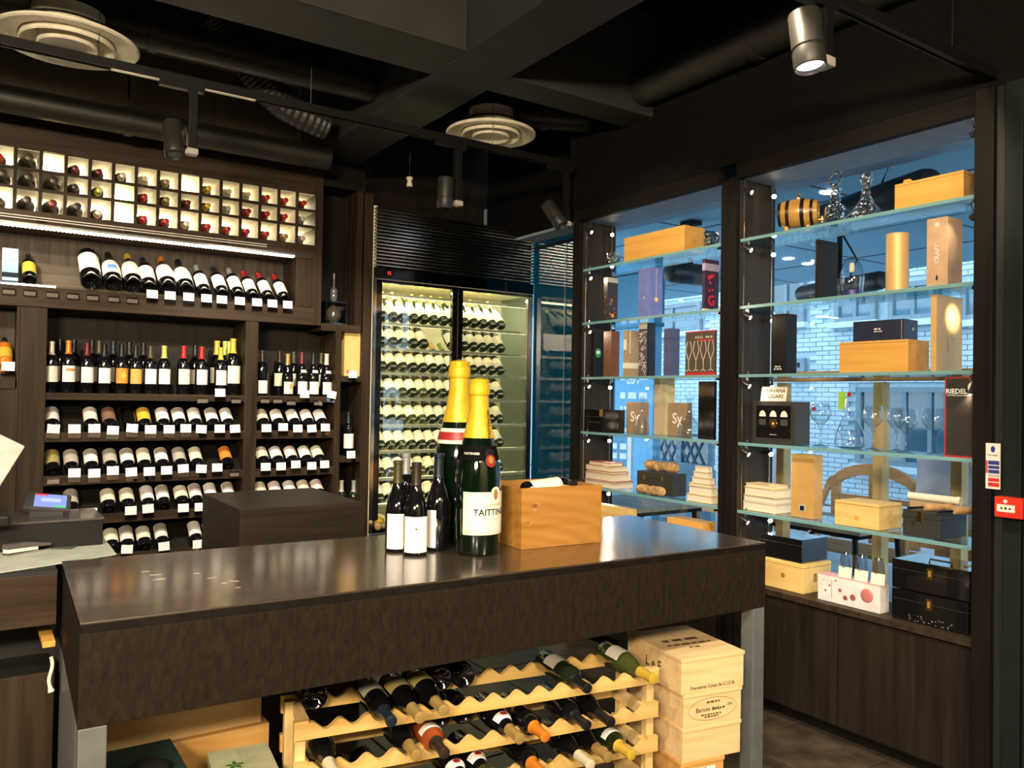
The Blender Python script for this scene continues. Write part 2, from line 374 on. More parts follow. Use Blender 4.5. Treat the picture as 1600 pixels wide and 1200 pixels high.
# flexible duct: ribbed
pts = []; rad = []
FD = [PY(4.62, *q) for q in ((352, 22), (375, 70), (405, 120), (445, 165), (512, 200))]
for k in range(61):
    t = k/60*3.999; i = int(t); p0, p1, p2, p3 = FD[max(i-1, 0)], FD[i], FD[i+1], FD[min(i+2, 4)]; u = t-i
    pts.append(.5*((2*p1)+(p2-p0)*u+(2*p0-5*p1+4*p2-p3)*u*u+(3*p1-p0-3*p2+p3)*u**3)); rad.append(.115-.045*k/60+(.006 if k % 2 else 0))
fd = B().tube(pts, rad, 16).build('flexible_duct', DUCTM, smooth=False, label='ribbed flexible duct sagging below the ceiling pipe near the beam crossing', cat='duct')
def diffuser(x, y, z, r, label):
    t = thing('ceiling_vent', label, 'air vent', (x, y, z))
    B().lathe([(r*.66, .03), (r*.66, .02), (r*.70, .012), (r*.97, .0), (r, .006), (r, .014), (r*.97, .02), (r*.72, .035)], 48).build('outer_ring', DIFFM, t, smooth=True)
    B().lathe([(r*.60, .07), (r*.66, -.004), (r*.64, -.01), (r*.50, .045), (r*.46, .06)], 48).build('middle_ring', DIFFM, t, smooth=True)
    B().lathe([(r*.38, .07), (r*.42, -.012), (r*.40, -.018), (r*.24, .02), (0, .022)], 48).build('centre_cone', DIFFM, t, smooth=True)
    B().lathe([(r*.665, .075), (0, .075)], 32).build('duct_throat', BLACK, t, smooth=True)
    B().lathe([(r*.72, .034), (r*.70, .05), (r*.50, .075), (r*.50, .15), (r*.46, .155)], 40).build('collar', DIFFM, t, smooth=True)
    B().tube([(0, 0, .19), (0, 0, 3.7-z)], r*.45, 20).build('supply_duct', CEIL, t, smooth=True)
dv = PZ(3.08, 106, 70)
diffuser(dv.x, dv.y, 3.08, .300, 'large round cream ceiling air vent behind the track rail')
diffuser(2.627, 4.175, 3.1, .275, 'smaller round cream ceiling air vent right of the wide beam')
def track(x0, x1, y, z, label, hang):
    t = thing('track_rail', label, 'track rail', (x0, y, z))
    L_ = x1-x0
    B().box(0, L_, -.019, .019, 0, .034).box(0, L_, -.019, -.013, -.006, 0).box(0, L_, .013, .019, -.006, 0).build('rail', TRACKM, t)
    for h in hang: B().tube([(h-x0, 0, .034), (h-x0, 0, 3.7-z)], .0022, 6).build('hanger_wire', STEEL, t)
    return t
tr = track(-2.2, 3.12, 3.985, 2.94, 'long black track rail hung below the two cream air vents', (.45, 1.42, 2.52))
for a, bb in ((.50, .70), (.74, .78), (.83, .86), (.90, 1.14)): B().box(a+2.2, bb+2.2, -.012, .012, -.009, -.0065).build('rail_cover', DIFFM, tr)
track(1.9, 3.19, 1.516, 2.735, 'short black track rail running into the window wall corner', (2.1, 2.9))
def tracklight(x, y, z, label, tilt, yaw, lit=False, r=.045, L_=.17, top=2.94):
    t = thing('track_spotlight', label, 'spotlight', (x, y, top))
    d = z-top
    B().box(-.10, .10, -.018, .018, -.03, 0).build('adaptor', TRACKM, t, bevel=.003)
    B().box(.03, .07, -.02, .02, d-.02, -.03).build('arm', TRACKM, t, bevel=.004)
    B().box(.025, .075, -.026, .026, d-.05, d-.02).build('arm_end', mat('pale_grey_plastic', (.42, .40, .36), .4), t, bevel=.006)
    M = Matrix.Translation((-.03, 0, d)) @ Matrix.Rotation(R(yaw), 4, 'Z') @ Matrix.Rotation(R(tilt), 4, 'X')
    B().lathe([(0, .10), (r*.96, .10), (r, .095), (r, -.01), (r-.004, -.012), (r-.004, -.02), (r, -.022), (r, -.07), (r-.004, -.075), (r-.006, -.06), (0, -.06)], 28, M).build('lamp_head', SPOTM, t, smooth=True)
    B().lathe([(0, -.0615), (r-.007, -.0615)], 28, M).build('lens', emis('lens_on', (1, .86, .86), 3) if lit else mat('lens_off', (.1, .1, .1), .1), t)
    return t
tracklight(.80, 3.985, 2.66, 'dark track spotlight hanging above the bottle wall, nearest the large air vent', 22, 180)
tracklight(2.24, 3.985, 2.63, 'grey track spotlight hanging in front of the wine fridge slats', 3, 0)
tracklight(3.02, 3.985, 2.62, 'dark tilted track spotlight beside the left display window', -35, 30)
tracklight(PY(1.516, 1266).x, 1.516, 2.575, 'lit track spotlight hanging in front of the right display window', -8, 0, True, .048, top=2.735)

# small fittings above the wine fridge
pc = PY(5.1, 838, 357); cm = thing('security_camera', 'small black dome security camera above the right end of the wine fridge', 'camera', pc)
B().lathe([(0, -.05), (.03, -.042), (.045, -.02), (.05, 0), (.05, .02), (0, .02)], 20).build('dome', BLACKGLOSS, cm, smooth=True); B().tube([(0, 0, .02), (0, .0, .9)], .03, 12).build('mounting_pole', CEIL, cm); B().tube([(0, -.044, -.012), (0, -.052, -.014)], .014, 14).build('lens_ring', STEEL, cm)
pl = PY(4.9, 640, 284); lp = thing('lamp_holder', 'small cream lamp holder on a cable above the wine fridge', 'lamp holder', pl)
B().lathe([(0, .03), (.022, .03), (.024, .024), (.015, .002), (.022, -.028), (.02, -.034), (0, -.034)], 18).build('holder', LAB_CREAM, lp, smooth=True); B().tube([(0, 0, .03), (0, 0, 3.7-pl.z)], .006, 6).build('drop_rod', TRACKM, lp)
q = [PY(4.9, *v) for v in ((652, 297), (638, 311), (628, 316), (615, 312), (600, 304), (590, 300))]
B().tube([v-pl for v in [pl+Vector((0, 0, -.034))]+q+[q[-1]+Vector((0, .25, .3))]], .005, 6).build('cable', TRACKM, lp)
# ------------------------------------------------------------------ bottles
SHAPES = {
 'bordeaux': [(0, .018), (.014, .014), (.030, .001), (.035, 0), (.0375, .004), (.0375, .188), (.0355, .202), (.026, .216), (.0165, .228), (.0145, .24), (.0135, .285), (.0155, .287), (.0155, .299), (.013, .30), (0, .30)],
 'burgundy': [(0, .02), (.016, .015), (.032, .001), (.037, 0), (.040, .004), (.040, .125), (.0385, .145), (.033, .168), (.0255, .19), (.0185, .212), (.015, .235), (.014, .287), (.016, .289), (.016, .299), (.013, .30), (0, .30)],
 'champagne': [(0, .02), (.016, .015), (.034, .001), (.0375, 0), (.0405, .004), (.0410, .095), (.0405, .125), (.038, .148), (.033, .172), (.0265, .198), (.0205, .222), (.0165, .245), (.0155, .27), (.0175, .272), (.0175, .288), (.0155, .29), (.0165, .298), (0, .30)],
}
_bc = {}
def bmesh_part(kind, shape, m, n, lz=None, ang=1.25, cz=.222):
    key = (kind, shape, m.name, n, lz, ang, cz)
    if key in _bc: return _bc[key]
    P = SHAPES[shape]
    def rad(z):
        for (r0, z0), (r1, z1) in zip(P[4:], P[5:]):
            if z0 <= z <= z1: return r0+(r1-r0)*(z-z0)/max(1e-6, z1-z0)
        return P[-2][0]
    if kind == 'glass': me = B().lathe(P, n).mesh('wine_bottle', m, True)
    elif kind == 'cap':
        pr = [(rad(cz)+.0009, cz)]+[(r+.0009, z) for r, z in P if z > cz and r > .001]+[(0, .3012)]
        me = B().lathe(pr, n).mesh('capsule', m, True)
    else:
        zs = [lz[0]+(lz[1]-lz[0])*k/4 for k in range(5)]
        me = B().arc([(rad(z)+.0008, z) for z in zs], -ang, ang, max(6, n//2)).mesh('label', m, True)
    _bc[key] = me; return me
def bottle(loc, rot, shape, glass, cap, lab, label, group=None, s=1.0, n=18, lz=(.065, .150), ang=1.25, cz=.222, name='wine_bottle', cat='wine bottle', roll=0):
    o = link(name, bmesh_part('glass', shape, glass, n), None, loc, None, label, cat, group)
    M = Euler(rot).to_matrix() @ Matrix.Rotation(roll, 3, 'Z')
    o.rotation_euler = M.to_euler(); o.scale = (s, s, s)
    if cap: link('capsule', bmesh_part('cap', shape, CAP[cap] if isinstance(cap, str) else cap, n, cz=cz), o)
    if lab: link('label', bmesh_part('label', shape, LAB[lab] if isinstance(lab, str) else lab, n, lz, ang), o)
    return o
LEAN = (R(-52), 0, 0)
def lean(x, zs, y=5.235, s=1.0, r=.0375):
    return (x, y-.616*r*s, zs+.788*r*s+.001)
def tag(x, y, z, label, card=True, tilt=0, w=.064, group=None, yaw=0):
    """clear shelf-edge holder, with or without a white price card"""
    o = B().box(-w/2, w/2, -.003, 0, -.042, -.006).box(-w/2, w/2, -.010, -.007, -.042, -.016).box(-w/2, w/2, -.010, 0, -.045, -.042).build('price_tag_holder', ACRYL, loc=(x, y, z), rot=(R(-6), R(tilt), yaw), label=label, cat='price tag', group=group)
    if card: B().box(-w/2+.001, w/2-.001, -.0062, -.0048, -.016, .034).build('price_card', PAPER, o)
    else: B().box(-w/2+.004, w/2-.004, -.0062, -.0048, -.040, -.018).build('insert', mat('clear_insert', (.45, .42, .40), .3), o)
    return o

# ------------------------------------------------------------------ bottle wall: upper cabinet
Y0 = 5.2; YB = 5.52
up = thing('cubbyhole_cabinet', 'dark oak upper cabinet with three rows of back-lit bottle cubbyholes', 'cabinet', (0, 0, 0))
XC = [round(.193+.1219*k, 4) for k in range(-8, 15)]
ZC = (2.489, 2.611, 2.718, 2.829)
LINER = mat('cream_liner', (.86, .80, .64), .6, var=.03)
for x in XC[:-1]:
    d_ = B().box(x-.009, x+.009, Y0+.004, Y0+.016, ZC[0], ZC[3]).build('divider', OAK, up); B().box(x-.0085, x+.0085, Y0+.016, YB, ZC[0], ZC[3]).build('cream_lining', LINER, d_)
for z in ZC[1:3]:
    d_ = B().box(XC[0], XC[-1], Y0+.006, Y0+.018, z-.0085, z+.0085).build('cubby_shelf', OAKX, up); B().box(XC[0], XC[-1], Y0+.018, YB, z-.008, z+.008).build('cream_lining', LINER, d_)
B().box(XC[0], 1.899, Y0+.02, YB, ZC[3]-.004, ZC[3]-.0005).box(XC[0], 1.899, Y0+.02, YB, ZC[0]+.0003, ZC[0]+.0015).build('cream_lining', LINER, up)
B().box(XC[0], 1.9, Y0, YB, 2.829, 3.05).build('cornice_board', OAKX, up)
B().box(XC[0], 1.9, Y0, YB, 2.395, 2.489).build('header_board', OAKX, up, bevel=.003)
B().box(1.899, 1.953, Y0-.004, YB+.03, 1.956, 3.05).build('side_upright', OAK, up, bevel=.003)
B().box(1.785, 1.899, Y0+.01, YB, 2.075, 2.395).box(1.778, 1.792, Y0, YB, 2.075, 2.395).box(1.885, 1.899, Y0, Y0+.02, 2.075, 2.395).build('end_panel', OAK, up)
B().box(XC[0], XC[-1], YB, YB+.012, 2.48, 2.84).build('light_panel', emis('opal_back_light', (1, .82, .48), 30), up)
B().box(XC[0], 1.79, 5.47, 5.50, 2.05, 2.40).build('back_panel', OAKB, up)
B().box(XC[0], 1.9, Y0-.005, 5.5, 1.956, 2.07).build('ledge_fascia', OAKX, up, bevel=.003)
B().box(XC[0], 1.78, Y0+.002, Y0+.008, 2.07, 2.082).build('ledge_lip', ACRYL, up)
M = Matrix.Translation((0, 5.252, 2.071)) @ Matrix.Rotation(R(38), 4, 'X')
B().mbox(M, XC[0], 1.77, 0, .27, -.014, 0).build('slanted_rack_board', wood('rack_board_wood', (.10, .085, .066), (.16, .135, .105), .55, 'x', 5), up)
for px in (190, 222):
    x = PY(5.4, px, 415).x; B().tube([(x-.03+.06*k/8, 5.462, 2.235-.018*math.sin(PI*k/8)) for k in range(9)], .003, 6).build('neck_cradle', TRACKM, up)
# LED bar and clear rail under the cubbyholes
led = thing('light_bar', 'long warm LED light bar under the cubbyholes', 'light', (-.6, 5.15, 2.392))
B().box(0, 2.345, -.014, .014, .003, .016).build('housing', STEEL, led)
B().box(0, 2.345, -.012, .012, -.006, .003).build('diffuser_strip', LEDM, led)
lb = B()
for k in range(118): lb.box(.01+k*.0198, .018+k*.0198, -.008, .008, -.010, -.0061)
lb.build('light_emitting_diode', emis('led_dot', (1, .9, .75), 20), led, kind='stuff')
for x in (.4, 1.2, 2.0): B().box(x, x+.02, -.01, .05, .016, .024).build('bracket', TRACKM, led)
rl = thing('clear_rail', 'thin double clear rail above the LED light bar', 'rail', (-.6, 5.165, 2.44))
B().box(0, 2.17, -.006, 0, .006, .011).build('upper_rod', mat('pale_rod', (.6, .55, .48), .25), rl); B().box(0, 2.17, -.006, 0, -.008, -.003).build('lower_rod', mat('pale_rod', (.6, .55, .48), .25), rl)
for x in (.9, 1.35, 1.9): B().box(x, x+.03, -.004, .034, -.012, .013).build('bracket', TRACKM, rl)
# bottles in the cubbyholes: rows top, middle, bottom from the left-hand visible column
CUB = ['red.', 'olive burg', None, 'maroon', 'maroon', 'ivory', 'wrap', 'gold green', None, 'yellow', 'wrap', 'wrap', 'red', 'red', 'red',
       'brown burg', 'brown burg', 'brown burg', 'brown', 'lime', None, 'red', 'gold green', 'maroon', 'yellow', 'wrap', 'red', 'red', 'red', 'silver',
       'olive', 'brown burg', 'maroon burg', 'brown burg', 'ivory', None, 'red', 'red', 'ivory', 'red', 'red', 'red', 'red', 'gold', 'silver']
WRAP = mat('tissue_wrap', (.62, .58, .52), .5, bump=.6, scale=40)
RN = ['top', 'middle', 'bottom']
for i, c in enumerate(CUB):
    if not c: continue
    row, k = divmod(i, 15)
    x = XC[8]-.061+k*.1219; zf = ZC[2-row]+.0105 if row < 2 else ZC[0]+.002
    w = c.rstrip('.').split(); burg = 'burg' in w; wrap = c == 'wrap'
    s = 1.18 if burg else .98; r = .040*s if burg else .0375*s
    nm = 'tissue-wrapped bottle' if wrap else '%s-capped dark wine bottle' % w[0]
    bottle((x-(.012 if not burg else 0)+random.uniform(-.003, .003), 5.505+(.03 if burg else 0)-(.02 if burg else 0), zf+r+.0005), (R(90), 0, 0), 'burgundy' if burg else 'bordeaux',
           WRAP if wrap else (WINEG if 'green' in w else WINE), None if wrap else w[0], WRAP if wrap else None,
           '%s lying in the %s cubbyhole row, %s cubbyhole from the left' % (nm, RN[row], ORD[k]), 'bottles in the lit cubbyholes', s=s, n=20,
           name='wrapped_bottle' if wrap else 'wine_bottle', cat='wine bottle')
# things on the ledge
x = PY(5.25, 16, 415).x
bx = B().box(-.038, .038, -.03, .03, 0, .20).build('gift_box', mat('blue_white_card', (.30, .50, .80), .45, scale=6, var=.35), loc=(x, 5.24, 2.083), rot=(R(-20), 0, 0), label='blue and white bottle box standing at the left end of the ledge', cat='box', bevel=.002)
face_poly(bx, 'y', rect(-.030, .030, .10, .106), .0301, PAPER, 'printed_line'); B().box(-.0385, .0385, -.0305, .0305, .02, .05).build('dark_band', CAP['slate'], bx)
LEDGE = [(46, 'bordeaux', 'black', 'yellow', .92, 'small bottle with a yellow label'), (142, 'bordeaux', 'red', 'white', 1.5, 'very large red-capped bottle with a white label'), (176.5, 'burgundy', 'black', 'ivory', 1.28, 'magnum with a blue-striped label'), (208, 'burgundy', 'yellow', 'cream', 1.3, 'yellow-capped magnum with a cream label'),
         (233, 'bordeaux', 'black', 'white', 1.2, 'black-capped magnum with a white label'), (262.5, 'burgundy', 'orange', 'white', 1.32, 'orange-capped magnum with a white label'), (290, 'burgundy', 'black', 'white', 1.28, 'fat black-capped magnum'), (319, 'bordeaux', 'grey', 'white', 1.08, 'grey-capped bottle'),
         (347, 'bordeaux', 'slate', 'ivory', 1.1, 'slate-capped bottle'), (372, 'bordeaux', 'grey', 'ivory', 1.1, 'second grey-capped bottle'), (395, 'bordeaux', 'red', 'cream', 1.04, 'first of the three red-capped bottles'), (419, 'bordeaux', 'red', 'cream', 1.04, 'middle one of the three red-capped bottles'), (444, 'bordeaux', 'red', 'cream', 1.04, 'rightmost of the three red-capped bottles')]
for px, sh, c, l, s, nm in LEDGE:
    r = SHAPES[sh][5][0]
    o = bottle(lean(PY(5.23, px, 440).x, 2.074, s=s, r=r), LEAN, sh, WINE, c, l, '%s leaning on the ledge under the light bar' % nm, 'bottles leaning on the upper ledge', s=s, n=28, lz=(.05, .165), ang=1.35)
    if 'blue-striped' in nm: B().arc([(.0409, .085), (.0409, .115)], -.5, .5, 8).build('blue_stripe', LAB['blue'], o)
for i, px in enumerate((14, 47, 82, 114, 145, 178, 207, 238, 266, 295, 323, 347, 375, 402, 426, 450)):
    x = PY(5.19, px, 450).x; c = i >= 7
    tag(x, 5.192, 2.068 if c else 2.055, ('white price card on the upper ledge, %s card from the right' % ORD[15-i]) if c else ('empty clear price holder on the upper ledge, %s from the left' % ORD[i]), c, group='price tags on the upper ledge')
# ------------------------------------------------------------------ bottle wall: lower shelving bays
low = thing('bottle_shelving', 'dark oak bottle shelving with two bays of slanted racks below the ledge', 'shelving', (0, 0, 0))
for x0, x1 in ((.235, .365), (1.459, 1.54), (2.061, 2.102)):
    B().box(x0, x1, Y0-.004, 5.5, 0, 1.954).build('upright', OAK, low, bevel=.003)
for x in (.31, 1.5): B().box(x-.0015, x+.0015, Y0-.0048, Y0-.003, 0, 1.95).build('groove', BLACK, low)
B().box(.236, 2.1, 5.5, 5.53, 0, 1.954).build('back_panel', wood('shelf_back_wood', (.016, .013, .011), (.030, .025, .020), .6, 'z', 5), low)
BAYS = ((.365, 1.459), (1.54, 2.061))
for x0, x1 in BAYS:
    B().box(x0, x1, Y0+.002, 5.5, 1.442, 1.482).build('display_shelf', OAKX, low, bevel=.002)
    for zt in (1.259, 1.014, .785, .55):
        B().box(x0, x1, Y0, Y0+.016, zt-.055, zt).build('rack_lip', OAKX, low, bevel=.002)
        M = Matrix.Translation((0, 5.235, zt-.014)) @ Matrix.Rotation(R(38), 4, 'X')
        B().mbox(M, x0, x1, -.02, .315, -.014, 0).build('slanted_rack_board', wood('rack_board_dark', (.008, .007, .005), (.016, .0135, .010), .6, 'x', 5), low)
    B().box(x0, x1, Y0+.02, 5.5, .0, .12).build('plinth', EBONY, low)
# left-hand panelled bay with its small niche
lp = thing('panelled_bay', 'dark oak panelled bay with a bottle niche left of the shelving', 'shelving', (0, 0, 0))
B().box(-1.2, .225, Y0+.012, Y0+.03, 0, 1.50).box(-1.2, .225, Y0, Y0+.03, 1.50, 1.545).build('lower_panel', OAK, lp)
B().box(-1.2, .225, Y0, 5.5, 1.545, 1.58).build('niche_shelf', OAKX, lp, bevel=.002)
B().box(.218, .233, Y0, 5.5, 0, 1.954).build('niche_side', OAK, lp)
B().box(-1.2, .218, 5.42, 5.45, 1.58, 1.954).build('niche_back', OAKB, lp)
bottle(lean(PY(5.23, 9, 530).x, 1.581), LEAN, 'bordeaux', AMBERG, 'black', 'yellow', 'amber sweet-wine bottle with a yellow label in the left niche', s=1, n=24)
tag(PY(5.19, 13, 560).x, 5.19, 1.612, 'white price card below the amber bottle in the left niche')
# narrow right column
nc = thing('compartment_tower', 'narrow dark oak column of open compartments beside the wine fridge', 'shelving', (0, 0, 0))
B().box(2.255, 2.318, Y0-.004, 5.5, 0, 2.9).build('upright', OAK, nc, bevel=.003)
for z in (1.625, 1.077, .60): B().box(2.103, 2.256, Y0, 5.5, z-.04, z).build('compartment_shelf', OAKX, nc, bevel=.002)
B().box(2.103, 2.256, 5.47, 5.5, 0, 1.96).build('back_panel', EBONY, nc)
tn = thing('tall_niche', 'tall dark open display niche at the right end of the upper cabinet', 'shelving', (0, 0, 0))
B().box(1.955, 2.24, Y0-.002, 5.5, 1.925, 1.975).build('base_board', OAKX, tn, bevel=.002)
B().box(2.20, 2.24, Y0-.002, 5.5, 1.975, 2.9).build('side_board', OAK, tn, bevel=.002)
B().box(1.955, 2.2, 5.45, 5.48, 1.975, 2.9).build('back_panel', EBONY, tn)
B().box(1.955, 2.254, Y0, 5.5, 2.9, 3.05).build('top_board', EBONY, tn)
dx = PY(5.3, 523, 470).x
dk = thing('box_decanter', 'black glass display box with a round decanter in the tall niche', 'decanter', (dx, 5.32, 1.976))
B().box(-.075, .075, -.06, .06, 0, .012).box(-.075, .075, -.06, .06, .15, .16).box(-.075, -.070, -.06, .06, .012, .15).box(.070, .075, -.06, .06, .012, .15).box(-.075, .075, .055, .06, .012, .15).build('display_box', BLACKGLOSS, dk)
B().lathe([(0, 0), (.03, .004), (.052, .03), (.058, .058), (.05, .09), (.03, .112), (.015, .125), (.012, .13)], 28, Matrix.Translation((0, 0, .012))).build('decanter_bowl', mat('smoked_glass', (.05, .045, .035), .05, coat=1, var=0), dk, smooth=True)
B().lathe([(.018, .16), (.024, .18), (.026, .24), (.020, .255), (.008, .262), (.006, .34), (.008, .36), (0, .362)], 20).build('stopper', mat('smoked_glass2', (.10, .10, .10), .05, coat=1, var=0), dk, smooth=True)
# contents of the narrow column
wx = PY(5.3, 548, 550).x
wb = B().box(-.070, .070, -.05, .05, 0, .30).build('wooden_wine_box', STRAWW, loc=(wx, 5.29, 1.626), label='upright pale wooden wine box in the narrow column by the fridge', cat='box', bevel=.003)
face_poly(wb, 'y', rect(-.062, .062, .02, .28), .0501, wood('straw_panel', (.70, .40, .14), (.80, .50, .20), .5, 'z', 4), 'sliding_lid'); face_poly(wb, 'y', disc(-.04, .03, .012, 10), .0515, CAP['red'], 'red_stamp')
face_text(wb, 'y', 'x', .03, 0, .15, .0516, LAB['ochre'])
tag(PY(5.19, 551, 585).x, 5.19, 1.628, 'white price card under the upright wooden box in the narrow column')
bottle((PY(5.3, 536, 680).x, 5.40, 1.078), (0, 0, 0), 'bordeaux', WINE, 'red', None, 'red-capped dark bottle standing behind the white-labelled one in the narrow column', n=22)
bottle((PY(5.28, 544, 680).x, 5.28, 1.078), (0, 0, 0), 'bordeaux', WINE, 'slate', 'white', 'dark bottle with a tall white label standing in the narrow column', n=24, lz=(.05, .15))
tag(PY(5.19, 548, 715).x, 5.19, 1.08, 'white price card under the standing bottle in the narrow column')
bottle((PY(5.3, 536, 760).x, 5.33, .602), (0, 0, 0), 'bordeaux', WINEG, 'ivory', 'white', 'ivory-capped bottle low in the narrow column, left of the pair', n=20)
bottle((PY(5.3, 551, 760).x, 5.28, .602), (0, 0, 0), 'bordeaux', WINEG, 'grey', 'white', 'grey-capped bottle low in the narrow column, right of the pair', n=20)
# standing bottles on the display shelf
ST = [(79.5, 'ivory', 'ivory', .29, 'olive-capped'), (106, 'orange', 'white', .30, 'orange-capped'), (135, 'maroon', 'white', .29, 'maroon-capped'), (162, 'black', 'white', .285, 'black-capped'), (189, 'black', 'orange', .29, 'orange-labelled'), (211, 'black', 'ochre', .285, 'ochre-labelled'), (234, 'olive', 'white', .29, 'gold-capped'),
      (255.5, 'lime', 'white', .295, 'lime-capped'), (286, 'red', 'cream', .30, 'cream-labelled'), (314, 'red', 'pink', .30, 'pink-labelled'), (344, 'yellow', 'pink', .30, 'yellow-capped'), (363, 'yellow', 'cream', .36, 'tallest cream-labelled')]
for i, (px, c, l, h, nm) in enumerate(ST):
    x = PY(5.27, px, 600).x
    o = bottle((x, 5.27, 1.4825), (0, 0, 0), 'bordeaux', WINE, c, l, '%s bottle on the display shelf, %s of the front row in the wide bay' % (nm, ORD[i]), 'bottles standing on the display shelf', s=h/.30, n=24, lz=(.062, .155), roll=R(18))
    if i == 4:
        b = B().arc([(.0387, .10), (.0387, .12)], -.42, .42, 6).arc([(.0387, .085), (.0387, .135)], -.14, .14, 4); b.build('cross_emblem', LAB['yellow'], o)
    if i == 1: B().arc([(.0387, .125), (.0387, .138)], -.7, .7, 8).build('label_motif', LAB['orange'], o)
for i, (px, c) in enumerate(((92, 'black'), (114, 'black'), (142, 'black'), (153, 'olive'), (175, 'slate'), (200, 'black'), (222, 'black'), (303, 'black'), (337, 'yellow'), (350, 'lime'), (356, 'lime'))):
    bottle((PY(5.40, px, 600).x, 5.385, 1.4825), (0, 0, 0), 'bordeaux', WINE, c, 'ivory', '%s-capped bottle in the back row of the display shelf, %s from the left, wide bay' % (c, ORD[i]), 'bottles standing on the display shelf', s=1.04 if i < 8 else 1.16, n=18)
ST2 = [(409, 'brown', 'white', 'bordeaux', .98, 'brown-capped'), (449, 'gold', 'cream', 'burgundy', .93, 'round-shouldered cream-labelled'), (471, 'maroon', 'white', 'burgundy', .98, 'maroon-capped'), (489, 'black', 'white', 'burgundy', .98, 'black-capped'), (509.5, 'ivory', 'ivory', 'burgundy', .97, 'ivory-capped')]
for i, (px, c, l, sh, s, nm) in enumerate(ST2):
    o = bottle((PY(5.27, px, 600).x, 5.27, 1.4825), (0, 0, 0), sh, WINE, c, l, '%s bottle standing on the display shelf of the narrow bay, %s from the left' % (nm, ORD[i]), 'bottles standing on the display shelf', s=s, n=24, lz=(.015, .10), roll=R(20))
    if i > 1: link('neck_label', bmesh_part('label', 'burgundy', LAB['white'], 20, (.160, .180), .8), o)
    if i == 1: B().arc([(.0412, .05), (.0412, .085)], -.25, .25, 6).build('gold_seal', LAB['ochre'], o)
for i, (px, c) in enumerate(((435, 'brown'), (457, 'olive'), (500, 'olive'))):
    bottle((PY(5.40, px, 600).x, 5.385, 1.4825), (0, 0, 0), 'bordeaux', WINE, c, 'cream', '%s-capped bottle in the back row of the narrow bay display shelf, %s of three' % (c, ORD[i]), 'bottles standing on the display shelf', n=18)
for px, c, nm in ((316, 0, 'first'), (344, 1, 'second'), (369, 0, 'third')):
    tag(PY(5.19, px, 615).x, 5.194, 1.487 if c else 1.472, ('white price card' if c else 'clear price holder')+' on the wide bay display shelf, %s of three' % nm, bool(c))
for i, (px, c, tl) in enumerate(((414, 0, 0), (434, 0, 0), (455, 0, 0), (476, 1, 0), (497, 0, 0), (518, 1, 12))):
    tag(PY(5.19, px, 615).x, 5.194, 1.487 if c else 1.475-(.012 if i in (2, 4) else 0), ('white price card' if c else 'clear price holder')+' on the narrow bay display shelf, %s from the left' % ORD[i], bool(c), tl)
# leaning bottles
ROWS = [('upper', 1.259, 'wide', [(82, 'ivory'), (143, 'brown2'), (172, 'brown'), (204, None), (227, 'yellow'), (256.5, 'white'), (282, 'white'), (307, 'white'), (334, 'white'), (357.5, 'white')]),
        ('middle', 1.014, 'wide', [(83, 'olive'), (112.5, 'grey'), (144, 'white'), (174, 'grey'), (201, 'white'), (227, 'cream'), (255, 'white'), (283, 'grey'), (309, 'cream'), (356, 'orange')]),
        ('lower', .785, 'wide', [(112.5, 'grey'), (170, 'cream'), (200, 'cream'), (232, 'white'), (256.5, 'white'), (285, 'cream'), (308, 'white'), (332, 'white'), (360, 'white')]),
        ('lowest', .55, 'wide', [(145, 'cream'), (175, 'cream'), (200, 'white'), (226, 'cream'), (254, 'white'), (307, 'white'), (330, 'cream')]),
        ('upper', 1.259, 'narrow', [(412.6, 'cream'), (436, 'white'), (461, 'white'), (483, 'white'), (504, 'white')]),
        ('middle', 1.014, 'narrow', [(412.6, 'cream'), (435, 'pink'), (458, 'pink'), (480, 'white'), (500, 'cream')]),
        ('lower', .785, 'narrow', [(410, 'cream'), (433, 'pink'), (456, 'white'), (478, 'cream'), (499, 'pink')])]
caps = ['black', 'maroon', 'slate', 'brown', 'olive', 'black']
for rn, z, bay, bs in ROWS:
    for i, (px, l) in enumerate(bs):
        yy = {1.259: 660, 1.014: 715, .785: 785, .55: 845}[z]
        burg = bay == 'narrow' or l in ('cream', 'olive', 'orange') and z < 1
        l2 = 'ivory' if l == 'brown2' else l
        nm = 'unlabelled' if l is None else ('ivory' if l == 'brown2' else l)+'-labelled'
        o = bottle(lean(PY(5.225, px, yy).x, z-.013, r=.040 if burg else .0375), LEAN, 'burgundy' if burg else 'bordeaux', WINE, caps[(i*5+int(px)) % 6], l2,
               '%s bottle leaning on the %s slanted rack of the %s bay, %s from the left' % (nm, rn, bay, ORD[i]), 'bottles leaning in the slanted racks', n=24, lz=(.048, .14) if burg else (.05, .155), ang=1.35)
        if l in ('white', 'ivory', 'grey', 'brown2') and bay == 'wide' and i % 2 == 0 and not burg: B().arc([(.0386, .108), (.0386, .150)], -1.0, 1.0, 8).build('label_shade', LAB['grey'], o)  # shade on the upper label, put in as a grey band
TAGS = [('upper', 1.259, 'wide', 685, (83, 116, 147, 176, 206, 235, 264, 290, 314, 343, 367)), ('middle', 1.014, 'wide', 750, (116, 147, 176, 205, 233, 260, 286, 314, 339)), ('lower', .785, 'wide', 815, (117, 142, 204, 231, 286, 312, 335)), ('lowest', .55, 'wide', 870, (198, 256, 309)),
        ('upper', 1.259, 'narrow', 685, (416, 442, 465, 487, 508)), ('middle', 1.014, 'narrow', 735, (415, 439, 462, 487, 507))]
for rn, z, bay, yy, xs in TAGS:
    for i, px in enumerate(xs):
        tag(PY(5.19, px, yy).x, 5.194, z+.006+random.uniform(-.008, .006), 'white price card on the %s slanted rack of the %s bay, %s from the left' % (rn, bay, ORD[i]), True, random.choice((0, 0, -3, 4)), group='price cards on the slanted racks')
